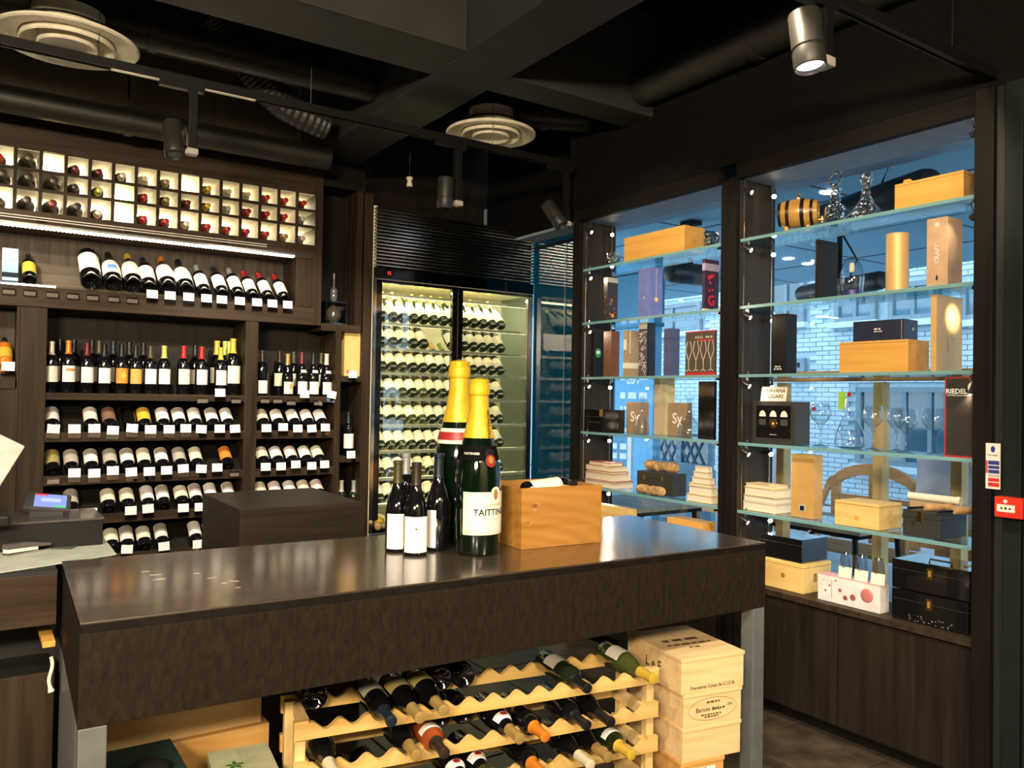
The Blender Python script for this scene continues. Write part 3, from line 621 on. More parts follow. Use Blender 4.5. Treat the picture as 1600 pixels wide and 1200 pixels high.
tag(PY(5.19, 83, 757).x, 5.194, 1.012, 'empty clear price holder at the left end of the middle slanted rack', False)
tag(PY(5.19, 366, 745).x, 5.194, 1.012, 'empty clear price holder at the right end of the middle slanted rack', False)

# ------------------------------------------------------------------ wine fridge
FX0, FX1 = 2.325, 3.69
fr = thing('wine_fridge', 'tall chrome wine fridge with two glass doors full of bottles', 'fridge', (FX0, 5.2, 0))
def fx(v): return v-FX0
DEPTH = .42
INT = mat('fridge_lining', (.80, .74, .54), .5, var=.05)
B().box(0, fx(FX1), DEPTH, DEPTH+.03, 0, 2.82).build('back_wall', INT, fr)
B().box(-.004, .024, .0, DEPTH, 0, 2.82).build('side_wall', INT, fr); B().box(fx(FX1)-.02, fx(FX1), 0.0, DEPTH, 0, 2.31).build('side_wall', mat('fridge_side_mirror', (.35, .42, .42), .1, .9, var=0), fr)
B().box(0, fx(FX1), .03, DEPTH, 2.30, 2.33).build('inner_top', INT, fr)
B().box(0, fx(FX1), -.005, DEPTH, 0, .53).build('base_panel', CHROME, fr, bevel=.004)
B().box(.024, fx(FX1)-.02, .02, DEPTH, .53, .55).build('inner_floor', INT, fr)
# louvre above the doors: every slat a part
slat = B().box(0, fx(FX1), -.012, .012, 0, .015).mesh('slat', mat('polished_dark_metal', (.42, .40, .37), .2, 1, var=0), bevel=.003, seg=1)
for k in range(17): link('slat', slat, fr, (0, -.005, 2.400+k*.0242), (R(7), 0, 0))
B().box(0, fx(FX1), .03, .04, 2.39, 2.81).build('louvre_backing', BLACK, fr)
for x in (.006, fx(FX1)-.012): B().tube([(x, -.022, 2.39), (x, -.022, 2.81)], .004, 8).build('slat_rod', CHROME, fr)
rv = B()
for k in range(17):
    for x in (.006, fx(FX1)-.012): rv.lathe([(.004, 0), (.006, .003), (0, .006)], 8, Matrix.Translation((x, -.026, 2.406+k*.0242)) @ Matrix.Rotation(R(90), 4, 'X'))
rv.build('slat_rivet', CHROME, fr, smooth=True, kind='stuff')
hd = B().box(0, fx(FX1), -.012, .02, 2.312, 2.392).build('control_header', mat('dark_mirror_steel', (.16, .15, .15), .1, 1, var=0), fr, bevel=.004)
face_poly(hd, 'y', rect(.06, .15, 2.335, 2.375), .0121, BLACKGLOSS, 'display_window'); face_text(hd, 'y', '12', .03, .115, 2.355, .0134, emis('red_display', (1, .02, .03), 4))
DW = [(0.02, fx(3.0)), (fx(3.0), fx(FX1)-.01)]
for i, (a, b_) in enumerate(DW):
    d = B().box(a, a+.045, -.014, .02, .54, 2.305).box(b_-.045, b_, -.014, .02, .54, 2.305).box(a, b_, -.014, .02, .54, .57).box(a, b_, -.014, .02, 2.285, 2.305)
    do = d.build('door', BLACKGLOSS if i == 0 else mat('dark_steel', (.25, .26, .26), .2, 1, var=0), fr, bevel=.003)
    B().box(a+.04, b_-.04, -.006, 0, .56, 2.29).build('glass', FRIDGEGLASS, do)
    B().tube([(b_-.02 if i == 0 else a+.02, -.05, 1.0), (b_-.02 if i == 0 else a+.02, -.05, 1.6)], .009, 10).build('door_handle', CHROME, do, smooth=True)
B().box(-.002, .022, -.016, .0, .54, 2.31).build('hinge_strip', CHROME, fr)
FZ = [2.017, 1.838, 1.664, 1.481, 1.290, 1.107, .916, .733]
for i, z in enumerate(FZ+[2.225]):
    sh = B().box(.026, fx(FX1)-.022, .03, .045, z-.022, z-.004).build('shelf_edge', mat('satin_aluminium', (.70, .68, .60), .35, .6), fr)
    if z < 2.2:
        gb = B()
        for k in range(1): gb.box(.026, fx(FX1)-.022, .10+k*.2, .112+k*.2, z-.012+k*.1, z+k*.1)
        gb.build('bottle_rail', CHROME, fr)
    B().box(.03, fx(FX1)-.026, .046, .056, z-.0215, z-.018).build('light_strip', emis('fridge_led', (1, .82, .46), 11), fr)
random.seed(3)
for ri, z in enumerate(FZ):
    for di, (x0, n) in enumerate(((2.385, 8), (3.055, 5 if ri not in (3, 4, 5) else 5))):
        for k in range(n):
            if ri == 1 and di == 0 and k in (5, 6): continue
            x = x0+.038+k*.0815
            lab = random.choice(('cream', 'cream', 'white', 'cream', 'ivory')); cp = random.choice(('lime', 'lime', 'green', 'yellow', 'ivory', 'olive') if not (ri == 3 and di == 1 and k < 2) else ('red',))
            bottle((x, 5.262-.73*.040, z-.002+.68*.040), (R(-47), 0, 0), 'burgundy', random.choice((WINEG, WINE, WINEG, CLEARW)) if ri in (3, 4, 6, 7) else WINEG, cp, lab,
                   '%s-capped bottle on the %s fridge shelf behind the %s door, %s from the left' % (cp, ORD[ri], ('left', 'right')[di], ORD[k]), 'bottles in the wine fridge', n=16, lz=(.030, .125), ang=1.5)
# the yellow bottle lying at the bottom
gb = bottle((2.50, 5.42, .60), (R(90), 0, R(-25)), 'champagne', mat('yellow_bottle', (.75, .42, .02), .12, coat=1, var=.05), 'gold', 'cream', 'large yellow bottle lying at the bottom of the fridge', s=1.25, n=24, roll=PI)
area('fridge_lamp', (2.70, 5.36, 2.28), (2.70, 5.36, 0), 4.5, .5, .12, (1, .88, .58)); area('fridge_lamp', (3.33, 5.36, 2.28), (3.33, 5.36, 0), 4.5, .5, .12, (1, .88, .58))
# corner window pane, dark teal
tg = struct(B().box(3.70, 3.712, 4.32, 5.2, .5, 2.74).box(3.70, 3.72, 4.32, 5.2, 0, .5), 'window_1', TEALGLASS)
B().box(3.688, 3.70, 4.33, 5.2, 2.665, 2.685).build('window_rail', BLACK, tg)
B().tube([(3.692, 4.79, .55), (3.692, 4.79, 2.66)], .003, 6).build('pull_cord', STEEL, tg)
# ------------------------------------------------------------------ display table
TRZ = R(-2.14)
TM = Matrix.Translation((.225, 2.072, 0)) @ Matrix.Rotation(TRZ, 4, 'Z')
def tl(v): return TM.inverted() @ Vector(v)
TL, TD, TH = 2.277, .78, .97
tb = thing('display_table', 'long dark timber display table with a deep apron and grey steel legs', 'table', (.225, 2.072, 0), TRZ)
B().box(0, TL, 0, TD, TH-.006, TH).build('table_top', TABLETOP, tb, bevel=.0018)
B().box(.001, TL-.001, .001, TD-.001, TH-.0262, TH-.0062).build('edge_band', EBONY, tb)
B().box(.0, .014, .062, TD-.062, 0, TH-.2415).build('side_plate', LEGM, tb)
for nm, bx_ in (('apron_front', (0.0, TL, .0, .022)), ('apron_back', (0.0, TL, TD-.022, TD)), ('apron_left', (0, .022, .0221, TD-.0221)), ('apron_right', (TL-.022, TL, .0221, TD-.0221))):
    B().box(*bx_, TH-.241, TH-.0265).build('apron', TABLEAPR, tb, bevel=.0015)
for x in (.001, TL-.061):
    for y in (.001, TD-.061): B().box(x, x+.06, y, y+.06, 0, TH-.2415).build('leg', LEGM, tb, bevel=.003)
mk = B(); random.seed(11)
for q in ((228, 893), (243, 898), (252, 905), (307, 896), (330, 903), (350, 911), (372, 918), (366, 908), (246, 905)):
    p = tl(PZ(.9705, *q)); l_ = random.uniform(.006, .016); an = random.uniform(-.6, .6); c, s_ = math.cos(an), math.sin(an)
    mk.prism([(p.x-l_*c-.001*s_, p.y-l_*s_+.001), (p.x+l_*c, p.y+l_*s_-.001), (p.x+l_*c+.001, p.y+l_*s_+.0012), (p.x-l_*c, p.y-l_*s_+.003)], 'z', TH+.0001, TH+.0008)
mk.build('scratches', mat('pale_scratch', (.55, .45, .38), .6), tb, kind='stuff')
# bottles on the table
def onT(px, py, z=.97): p = PZ(z, px, py); return p
BT = dict(n=40)
p = onT(748, 866); big = bottle((p.x+.01, p.y+.03, .9705), (0, 0, 0), 'champagne', CHAMPG, None, None, 'very large green champagne bottle with a yellow foil neck and cream TAITTINGER label', s=1.97, n=56, name='champagne_bottle', cat='champagne bottle')
FOIL = mat('yellow_foil', (.72, .47, .02), .42, .25, bump=.25, scale=90)
SH = SHAPES['champagne']
def foil(o, z0, m, n=48):
    pr = [(r+.0009, z) for r, z in SH if z >= z0 and r > .002]+[(0, .302)]
    B().lathe(pr, n).build('foil', m, o, smooth=True)
    B().lathe([(.0170, .2705), (.0188, .273), (.0188, .277), (.0170, .279)], n).build('foil_ring', m, o, smooth=True)
    B().lathe([(.0170, .2845), (.0186, .287), (.0170, .290)], n).build('wire_ring', m, o, smooth=True)
foil(big, .1835, FOIL)
def crad(z):
    for (r0, z0), (r1, z1) in zip(SH[4:], SH[5:]):
        if z0 <= z <= z1: return r0+(r1-r0)*(z-z0)/(z1-z0)
def band(o, name, z0, z1, m, a0=-PI, a1=PI, off=.0009, n=40):
    return B().arc([(crad(z0+(z1-z0)*k/3)+off, z0+(z1-z0)*k/3) for k in range(4)], a0, a1, n).build(name, m, o, smooth=True)
band(big, 'neck_band', .160, .185, mat('black_label', (.004, .004, .004), .8, spec=.05))
band(big, 'label', .036, .108, LAB['cream'], -.62, 2.2, .0007)
band(big, 'label_border', .0385, .0392, LAB['ochre'], -.58, 2.16, .0010); band(big, 'label_border', .1045, .1052, LAB['ochre'], -.58, 2.16, .0010); band(big, 'label_border', .0385, .1052, LAB['ochre'], -.585, -.57, .0010, 2)
YAWB = math.atan2(big.location.x, big.location.y)
big.rotation_euler = (0, 0, -YAWB)
def wrap_text(o, s, size, z, r, m, ang, sx=1):
    t = link('lettering', text_mesh(s, size, m, 'CENTER', r), o, (0, 0, z), (0, 0, ang)); return t
rr = .0414
wrap_text(big, 'TAITTINGER', .0150, .0735, rr+.0005, CAP['black'], .84)
wrap_text(big, 'CHAMPAGNE', .0046, .0865, rr+.0005, LAB['ochre'], .84); wrap_text(big, '-----', .006, .062, rr+.0005, LAB['ochre'], .84); wrap_text(big, 'BRUT', .0036, .043, rr+.0005, LAB['ochre'], -.42)
sg = B()
def curved_disc(o, name, ang, z, rx, rz, m, off, n=20):
    b = B(); r0 = crad(z)+off; vs = [(r0*math.sin(ang), -r0*math.cos(ang), z)]
    for k in range(n):
        a = 2*PI*k/n; zz = z+rz*math.sin(a); r_ = crad(zz)+off; th = ang+rx*math.cos(a)/r_; vs.append((r_*math.sin(th), -r_*math.cos(th), zz))
    b.add(vs, [(0, 1+k, 1+(k+1) % n) for k in range(n)]); return b.build(name, m, o, smooth=True)
curved_disc(big, 'label_crest', .84, .108, .0105, .0085, LAB['cream'], .0009); curved_disc(big, 'gold_emblem', .82, .1035, .005, .009, mat('gilt_print', (.34, .17, .04), .4), .0014)
curved_disc(big, 'neck_seal', .62, .160, .0105, .0105, mat('red_seal', (.25, .012, .008), .5), .0020); curved_disc(big, 'seal_centre', .62, .162, .0055, .0065, MATS['gilt_print'], .0024); curved_disc(big, 'neck_seal', .62, .171, .0095, .0095, CAP['black'], .0016)
wrap_text(big, 'TAITTINGER', .0052, .172, .0342, LAB['ivory'], -.35)
tv = text_mesh('TAITTINGER', .0085, CAP['black'], 'CENTER', 0)
vt = link('lettering', tv, big); vt.matrix_local = Matrix.Rotation(.75, 4, 'Z') @ Matrix.Translation((0, -.0255, .222)) @ Matrix(((1, 0, 0, 0), (0, .1, -1, 0), (0, 1, .1, 0), (0, 0, 0, 1))) @ Matrix.Rotation(R(90), 4, 'Z')
# rear bottle
p = onT(722, 853); rear = bottle((p.x+.03, p.y+.09, .9705), (0, 0, 0), 'champagne', CHAMPG, None, None, 'largest champagne bottle with yellow foil and a red band, standing behind the labelled one', s=2.2, n=48, name='champagne_bottle', cat='champagne bottle')
foil(rear, .186, FOIL); band(rear, 'neck_band', .163, .188, LAB['cream']); band(rear, 'red_band', .169, .182, mat('dull_red_band', (.32, .02, .02), .45), off=.0015); 
dk_ = mat('dark_capsule_gloss', (.02, .016, .014), .3)
def small(px, py, dz, sh, c, lab, text, s=1.0, lz=(.010, .126), yaw=0, dy=0):
    p = onT(px, py); o = bottle((p.x, p.y+.03+dy, .9705), (0, 0, yaw), sh, WINE, c, lab, text, s=s, n=36, lz=lz, ang=1.1, cz=.226); return o
o = small(655, 868, 0, 'burgundy', 'brown', 'white', 'brown-capped bottle with a white label, front of the four small bottles on the table', 1.02, yaw=-.42)
curved = B().lathe([(0, 0), (.0035, 0), (.0035, .0004), (0, .0004)], 12, Matrix.Rotation(R(90), 4, 'X'))
curved.build('gold_emblem', BRASS, o, loc=(0, -.0412, .087)); wrap_text(o, '-------', .005, .076, .0412, LAB['grey'], 0)
for z in (.048, .042): wrap_text(o, '--- ----- --', .005, z, .0412, LAB['grey'], 0)
o = small(626, 862, 0, 'burgundy', 'olive', 'white', 'olive-capped bottle with a white label, left of the four small bottles on the table', 1.02, yaw=-.30)
small(648, 846, 0, 'bordeaux', 'grey', None, 'grey-capped dark bottle standing behind the two white-labelled small bottles', 1.05, dy=.05)
o = small(690, 860, 0, 'burgundy', 'slate', 'white', 'slate-capped dark bottle in front of the rear champagne bottle, label turned aside', 1.10, yaw=-1.75)
# open wooden crate on the table
c0 = onT(814, 859.5); c1 = onT(939, 847.5); cw = (c1-c0).length; cr_rz = math.atan2(c1.y-c0.y, c1.x-c0.x)
cx = thing('open_crate', 'open knotty pine wine crate standing on the display table', 'crate', (c0.x, c0.y, .9705), cr_rz)
CD, CH, ct = .27, .212, .013
B().box(0, cw, 0, ct, 0, CH).build('front_board', CRATEK, cx, bevel=.0012); B().box(0, cw, CD-ct, CD, 0, CH).build('back_board', CRATEK, cx, bevel=.0012)
B().box(0, ct, ct+.0003, CD-ct-.0003, 0, CH-.002).build('side_board', CRATEK, cx, bevel=.0012); B().box(cw-ct, cw, ct+.0003, CD-ct-.0003, 0, CH-.002).build('side_board', CRATEK, cx, bevel=.0012)
B().box(ct, cw-ct, ct, CD-ct, 0, .01).build('bottom_board', PINE, cx); B().box(cw-.11, cw-.10, ct, CD-ct, .01, CH-.006).build('divider', PINE, cx)
KN = mat('knot_dark', (.20, .085, .02), .5, scale=40, var=.4); KN2 = mat('knot_ring', (.36, .17, .04), .5, scale=40, var=.3)
for u, v, a in ((.055, .150, .020), (.028, .090, .009)):
    face_poly(cx, 'y', disc(u, v, a*1.25, 20, a), 0.0, KN2, 'knot', .0004); face_poly(cx, 'y', disc(u, v, a*.5, 16, a*.38), .0004, KN, 'knot_heart', .0004)
face_poly(cx, 'y', [(.135, .060), (.160, .066), (.165, .070), (.150, .064)], 0, KN, 'dark_fleck', .0004)
B().box(cw*.02, cw*.98, -.0006, 0, .0135, .0148).build('bottom_joint', KN2, cx)
for v in (.02, .09, .16): 
    for u in (.008, cw-.008): face_poly(cx, 'y', disc(u, v, .0022, 8), 0, KN, 'nail', .0005)
co = TM  # wine bottle lying across the crate
bottle((c0.x+.10, c0.y+.125, .9705+.186), (0, R(86), cr_rz+R(4)), 'bordeaux', WINE, 'black', 'cream', 'dark bottle with a cream label lying in the open crate', s=.9, n=28, roll=R(-62), lz=(.02, .17), ang=1.5)
cxf = bottle((c0.x+.055, c0.y+.075, .9705+.011), (0, 0, 0), 'bordeaux', WINE, 'black', 'white', 'bottle standing inside the open crate below the lying bottle', s=.5, n=16)

# ------------------------------------------------------------------ wine rack under the table
RK0 = Vector((.775, 2.204, 0)); RZ = R(-8.9); RW, RD = 1.223, .235
rk = thing('wine_rack', 'stacked pine wine rack with scalloped slats under the table', 'wine rack', RK0, RZ)
RM = Matrix.Translation(RK0) @ Matrix.Rotation(RZ, 4, 'Z')
NS = 14; PIT = (RW-.10)/NS
def scallop(x0, x1, zt, y0, y1):
    poly = [(x0, zt-.052), (x1, zt-.052), (x1, zt), (x1-.04, zt), (x1-.04, zt-.008)]
    n = NS*10
    up = []
    for k in range(n+1):
        x = x0+.05+(x1-x0-.10)*k/n; up.append((x, zt-.018+.012*math.cos(2*PI*k/10)))
    poly += up[::-1]+[(x0+.04, zt-.008), (x0+.04, zt), (x0, zt)]
    # split into a strip so the concave outline stays clean
    b = B(); top = [(x0, zt), (x0+.04, zt), (x0+.041, zt-.008)]+up+[(x1-.041, zt-.008), (x1-.04, zt), (x1, zt)]
    for (xa, za), (xb, zb) in zip(top, top[1:]):
        b.add([(xa, y0, zt-.052), (xb, y0, zt-.052), (xb, y1, zt-.052), (xa, y1, zt-.052), (xa, y0, za), (xb, y0, zb), (xb, y1, zb), (xa, y1, za)], [(0, 1, 5, 4), (3, 7, 6, 2), (4, 5, 6, 7), (0, 3, 2, 1)])
    b.add([(x0, y0, zt-.052), (x0, y1, zt-.052), (x0, y1, zt), (x0, y0, zt)], [(0, 1, 2, 3)]); b.add([(x1, y0, zt-.052), (x1, y1, zt-.052), (x1, y1, zt), (x1, y0, zt)], [(3, 2, 1, 0)])
    return b
RZS = [.584, .468, .352, .236, .12]
for z in RZS:
    scallop(0, RW, z, 0, .018).build('scalloped_slat', PINE, rk); scallop(0, RW, z, RD-.018, RD).build('scalloped_slat', PINE, rk)
    for x in (.03, RW-.05): B().box(x, x+.02, .0185, RD-.0185, z-.050, z-.012).build('side_rail', PINEY, rk)
for x in (.006, RW-.036):
    for y in (.0185, RD-.0485): B().box(x, x+.03, y, y+.03, 0, .575).build('post', wood('pine_post', (.62, .42, .17), (.80, .60, .30), .55, 'z', 5), rk, bevel=.002)
def slotx(px, py, z): return (RM.inverted() @ PZ(z, px, py))
def rackb(px, row, sh, glass, c, lab, text, rev=False, s=1.0, ex=.055, **k):
    py = 1130+(px-460)*-.153+row*62; slot = max(0, min(NS-1, round((slotx(px, py, RZS[row]).x-.05)/PIT-.5)))
    x = .05+PIT*(slot+.5); r = SHAPES[sh][5][0]*s; z = RZS[row]-.036+r
    if rev: p = RM @ Vector((x, .16, z)); rot = Euler((R(-90), 0, RZ))
    else: p = RM @ Vector((x, .30*s-ex, z)); rot = Euler((R(90), 0, RZ))
    return bottle(p, rot, sh, glass, c, lab, text, 'bottles in the pine rack', s=s, n=28, roll=PI if not rev else 0, **k)
RB = [(500, 0, 'burgundy', WINE, 'black', None, 1, 'base-outward dark bottle at the left end of the top tier'), (582, 0, 'bordeaux', WINE, 'slate', 'grey', 0, 'slate-capped dark bottle at the left of the top tier'),
      (625, 0, 'burgundy', WINE, 'gold', 'olive', 0, 'first gold-capped bottle on the top tier'), (673, 0, 'burgundy', WINE, 'gold', 'olive', 0, 'second gold-capped bottle on the top tier'), (725, 0, 'burgundy', WINE, 'black', None, 1, 'first dark bottle lying base outward mid top tier'), (757, 0, 'burgundy', WINE, 'black', None, 1, 'second dark bottle lying base outward mid top tier'),
      (913, 0, 'bordeaux', WINEG, 'black', 'grey', 0, 'black-capped bottle with a grey label right of the top tier'), (1010, 0, 'burgundy', CLEARW, 'yellow', 'ivory', 0, 'yellow-capped green glass bottle at the right end of the top tier'),
      (518, 1, 'burgundy', WINE, 'ivory', None, 0, 'ivory-capped bottle at the left end of the second tier'), (626, 1, 'burgundy', WINE, 'gold', None, 0, 'gold-capped bottle at the left of the second tier'), (668, 1, 'bordeaux', ROSE, 'brown', 'white', 0, 'amber rose bottle with a white neck label on the second tier'),
      (700, 1, 'burgundy', WINE, 'ivory', None, 1, 'first bottle lying base outward on the second tier'), (745, 1, 'burgundy', WINE, 'ivory', None, 1, 'second bottle lying base outward on the second tier'), (805, 1, 'burgundy', WINE, 'gold', 'white', 0, 'gold-capped bottle with a red-dotted white neck label on the second tier'), (842, 1, 'bordeaux', WINE, 'orange', None, 0, 'orange-capped dark bottle on the second tier'),
      (912, 1, 'bordeaux', WINE, 'black', None, 0, 'black-capped bottle right of the second tier, left of two'), (952, 1, 'burgundy', WINE, 'black', None, 0, 'black-capped bottle right of the second tier, right of two'),
      (735, 2, 'burgundy', WINE, 'olive', 'white', 0, 'red-dotted bottle on the third tier, left of two'), (775, 2, 'burgundy', WINE, 'olive', 'white', 0, 'red-dotted bottle on the third tier, right of two'), (826, 2, 'bordeaux', WINE, 'orange', None, 0, 'orange-capped bottle on the third tier'), (905, 2, 'burgundy', WINE, 'ivory', None, 0, 'ivory-capped bottle on the third tier'), (948, 2, 'burgundy', WINE, 'gold', None, 0, 'gold-capped bottle at the right of the third tier'), (975, 2, 'bordeaux', WINEG, 'yellow', 'white', 0, 'yellow-capped bottle at the right of the third tier'),
      (560, 2, 'burgundy', WINE, 'gold', None, 0, 'gold-capped bottle at the left of the third tier'), (600, 2, 'burgundy', WINE, 'slate', None, 0, 'slate-capped bottle at the left of the third tier')]
for i, (sl, row, sh, g, c, lab, rev, text) in enumerate(RB):
    o = rackb(sl, row, sh, g, c, lab if sh != 'x' else None, text+' of the pine rack', bool(rev), lz=(.165, .195) if lab == 'white' and row else (.06, .135), ang=1.2, ex=.085+.012*(i % 3))
    if lab == 'white' and 'red-dotted' in text:
        B().lathe([(0, 0), (.011, 0), (.011, .001), (0, .001)], 16, Matrix.Rotation(R(90), 4, 'X')).build('red_dot', CAP['red'], o, loc=(0, -.0335, .178))
# wine crates stacked right of the rack
TXT = mat('burnt_ink', (.10, .05, .02), .8)
cz = .474; names = ['top', 'second', 'third', 'fourth', 'lowest']
base = PZ(.60, 1065, 1030); crx = PZ(.60, 1162, 1016); cwid = (crx-base).length; crz = math.atan2(crx.y-base.y, crx.x-base.x)
for i, (dx, w, mt) in enumerate(((0, cwid, CRATE), (.012, cwid-.02, CRATE), (.010, cwid-.02, CRATE), (.006, cwid-.09, CRATEO), (.006, cwid-.09, CRATEO))):
    z = .474-i*.1185; h = .1185 if i else .126
    c = thing('wine_crate', ('pale', 'pale oval-stamped', 'plain pale', 'orange', 'orange')[i]+' wooden wine crate, %s of the stack beside the right table leg' % names[i], 'crate', (base.x+dx, base.y, max(.001, z)), crz, 'stacked wine crates')
    if i == 4: h = .1185; 
    B().box(0, w, 0, .012, 0, h-.014).build('front_board', mt, c, bevel=.0012); B().box(0, w, .33, .342, 0, h-.014).build('back_board', mt, c, bevel=.0012)
    for x in (0, w-.012): B().box(x, x+.012, .0123, .3297, 0, h-.014).build('side_board', mt, c, bevel=.0012)
    B().box(-.003, w+.003, -.003, .345, h-.0135, h-.0005).build('lid', mt, c, bevel=.0012)
    if i == 0:
        face_text(c, 'y', 'Premieres Cotes de C.I.D.B.', .017, w*.5, .018, 0, TXT); dashes(c, 'z', w*.2, w*.8, .19, .022, h, TXT); dashes(c, 'z', w*.15, w*.85, .14, .014, h, TXT); dashes(c, 'z', w*.4, w*.6, .10, .012, h, TXT)
        o = face_text(c, 'x', 'L e F', .05, -.17, .06, 0, TXT)
    if i == 1:
        pts = disc(w*.5, .055, w*.42, 28, .040); pi_ = disc(w*.5, .055, w*.415, 28, .0385); b = B()
        for k in range(28): k2 = (k+1) % 28; b.add([(*pts[k], 0), (*pts[k2], 0), (*pi_[k2], 0), (*pi_[k], 0)], [(0, 1, 2, 3)])
        o = b.build('oval_stamp', TXT, c); o.matrix_local = Matrix.Translation((0, -.0006, 0)) @ FACE['y'].to_4x4()
        face_text(c, 'y', 'Barons de L', .022, w*.42, .055, 0, TXT); dashes(c, 'y', w*.40, w*.62, .079, .007, 0, TXT); face_text(c, 'y', '2002', .013, w*.8, .062, 0, TXT); dashes(c, 'y', w*.30, w*.66, .036, .005, 0, TXT); dashes(c, 'y', w*.36, w*.6, .028, .005, 0, TXT); dashes(c, 'y', w*.5, w*.72, .054, .006, 0, TXT)
    if i == 3: face_poly(c, 'y', rect(w*.42, w*.80, .070, .092), 0, PAPER, 'shipping_label'); face_poly(c, 'y', rect(w*.46, w*.58, .073, .090), .0013, CAP['black'], 'barcode')
# crates and boxes left of the rack
q0 = PY(2.62, 158, 1180); q1 = PY(2.62, 408, 1128)
cl = thing('long_crate', 'long pale crate standing on an orange crate under the left of the table', 'crate', (q0.x-.02, 2.62, q0.z))
lw = q1.x-q0.x+.02
for a, bb, nm in ((0, .012, 'front_board'), (.24, .252, 'back_board')): B().box(0, lw, a, bb, 0, .19).build(nm, CRATE, cl, bevel=.001)
for x in (0, lw-.012): B().box(x, x+.012, .0123, .2397, 0, .19).build('side_board', CRATE, cl)
B().box(0, lw, 0, .252, .1905, .2).build('lid', CRATE, cl); face_poly(cl, 'y', rect(lw-.22, lw-.15, .08, .115), 0, LAB['grey'], 'torn_label')
ol = thing('orange_crate', 'orange wooden crate beneath the long pale crate under the table', 'crate', (q0.x-.02, 2.60, .001))
oh = q0.z-.002; B().box(0, lw+.02, 0, .015, 0, oh).build('front_board', CRATEO, ol, bevel=.001); B().box(0, lw+.02, .255, .27, 0, oh).build('back_board', CRATEO, ol)
for x in (0, lw+.005): B().box(x, x+.015, .0153, .2547, 0, oh).build('side_board', CRATEO, ol)
B().box(.016, lw+.004, .0155, .2545, oh-.012, oh-.0005).build('lid', CRATEO, ol)
GZ = .485
ga, gb_, gc = PZ(GZ, 158, 1177), PZ(GZ, 266, 1155), PZ(GZ, 288, 1197)
gx1 = (gb_.x+gc.x)/2
gw = gx1-.30
gr = B().box(-gw, 0, -.30, 0, 0, GZ-.001).build('dark_green_box', mat('dark_green_card', (.022, .062, .055), .5), loc=(gx1, min(gb_.y, 2.59), .001), label='dark green box on the floor under the left end of the table', cat='box', bevel=.004)
B().box(-gw-.003, .003, -.303, .003, GZ-.05, GZ+.001).build('lid', mat('dark_green_card', (.02, .06, .06), .5), gr, bevel=.003)
gp = PZ(GZ+.02, 228, 1196)
hat = B().lathe([(0, .035), (.03, .034), (.052, .022), (.058, .004), (.055, 0), (0, 0)], 28).build('black_bag', mat('black_cloth', (.008, .008, .009), .9, bump=.4, scale=60), loc=(gp.x, gp.y-.02, GZ+.0025), smooth=True, label='crumpled black pouch lying on the dark green box', cat='bag')
PZZ = .42
pa, pb, pc, pd = PZ(PZZ, 324, 1177), PZ(PZZ, 417, 1161), PZ(PZZ, 447, 1200), PZ(PZZ, 340, 1215)
pw = (pb-pa).length; prz = math.atan2(pb.y-pa.y, pb.x-pa.x); pdp = (pc-pb).length+.12
PGR = mat('pale_green_card', (.66, .70, .46), .6)
pg = thing('pale_box', 'pale green carton with a leaf emblem beside the pine rack', 'box', (pa.x, pa.y, .001), prz)
B().box(0, pw, -pdp, 0, 0, PZZ-.001).build('carton', PGR, pg, bevel=.003)
for a, bb in ((.0, pw*.49), (pw*.505, pw)): B().box(a, bb, -pdp, 0, PZZ-.001, PZZ+.001).build('lid_flap', PGR, pg)
lf = B()
for ang in range(0, 360, 72):
    a = R(ang+18); c, s_ = math.cos(a), math.sin(a); p0 = (pw*.36, -.12)
    lf.add([(p0[0], p0[1], 0), (p0[0]+.014*c-.007*s_, p0[1]+.014*s_+.007*c, 0), (p0[0]+.03*c, p0[1]+.03*s_, 0), (p0[0]+.014*c+.007*s_, p0[1]+.014*s_-.007*c, 0)], [(0, 3, 2, 1)])
lf.build('leaf_emblem', mat('leaf_green', (.05, .20, .03), .6), pg, loc=(0, 0, PZZ+.0016))

# ------------------------------------------------------------------ counter at the left, plinth behind the table
ct_ = thing('service_counter', 'dark timber service counter with a pull-out board left of the table', 'counter', (0, 2.744, 0))
B().prism([(-1.6, 0), (.235, 0), (.235, .135), (.40, .135), (.40, .62), (-1.6, .62)], 'z', .955, .965).build('counter_top', BLACK, ct_); B().box(-1.6, .235, .0, .02, .805, .9548).build('front_rail', OAKX, ct_, bevel=.002)
B().box(-1.6, .40, .30, .60, 0, .93).build('carcass', BLACK, ct_)
B().box(-1.6, .235, .02, .04, 0, .66).build('front_panel', OAK, ct_, bevel=.002); B().box(-1.6, .235, .04, .30, .62, .64).build('inner_shelf', BLACK, ct_)
B().box(-1.6, .40, .36, .62, .966, 1.055).build('raised_step', BLACKCARD, ct_, bevel=.002); B().box(-1.6, .402, .355, .622, 1.0555, 1.062).build('step_top', mat('dark_stone_top', (.07, .065, .06), .22, coat=.3), ct_)
pb0 = PY(2.73, 66, 992); 
po = B().box(pb0.x, .232, -.03, .22, pb0.z-.035, pb0.z-.017).build('wooden_board', AMBERW, label='small amber wooden board jutting from the service counter', cat='board', loc=(0, 2.744, 0), bevel=.002)
sx = PY(2.70, 80, 1030)
sp = [(sx.x+.004*math.sin(k*.7), 2.705, sx.z+.005-.010*k) for k in range(11)]
B().tube(sp, [.005]*9+[.006, .009], 8).build('twine', LAB['cream'], smooth=True, label='cream twine hanging from the amber board of the counter', cat='string')
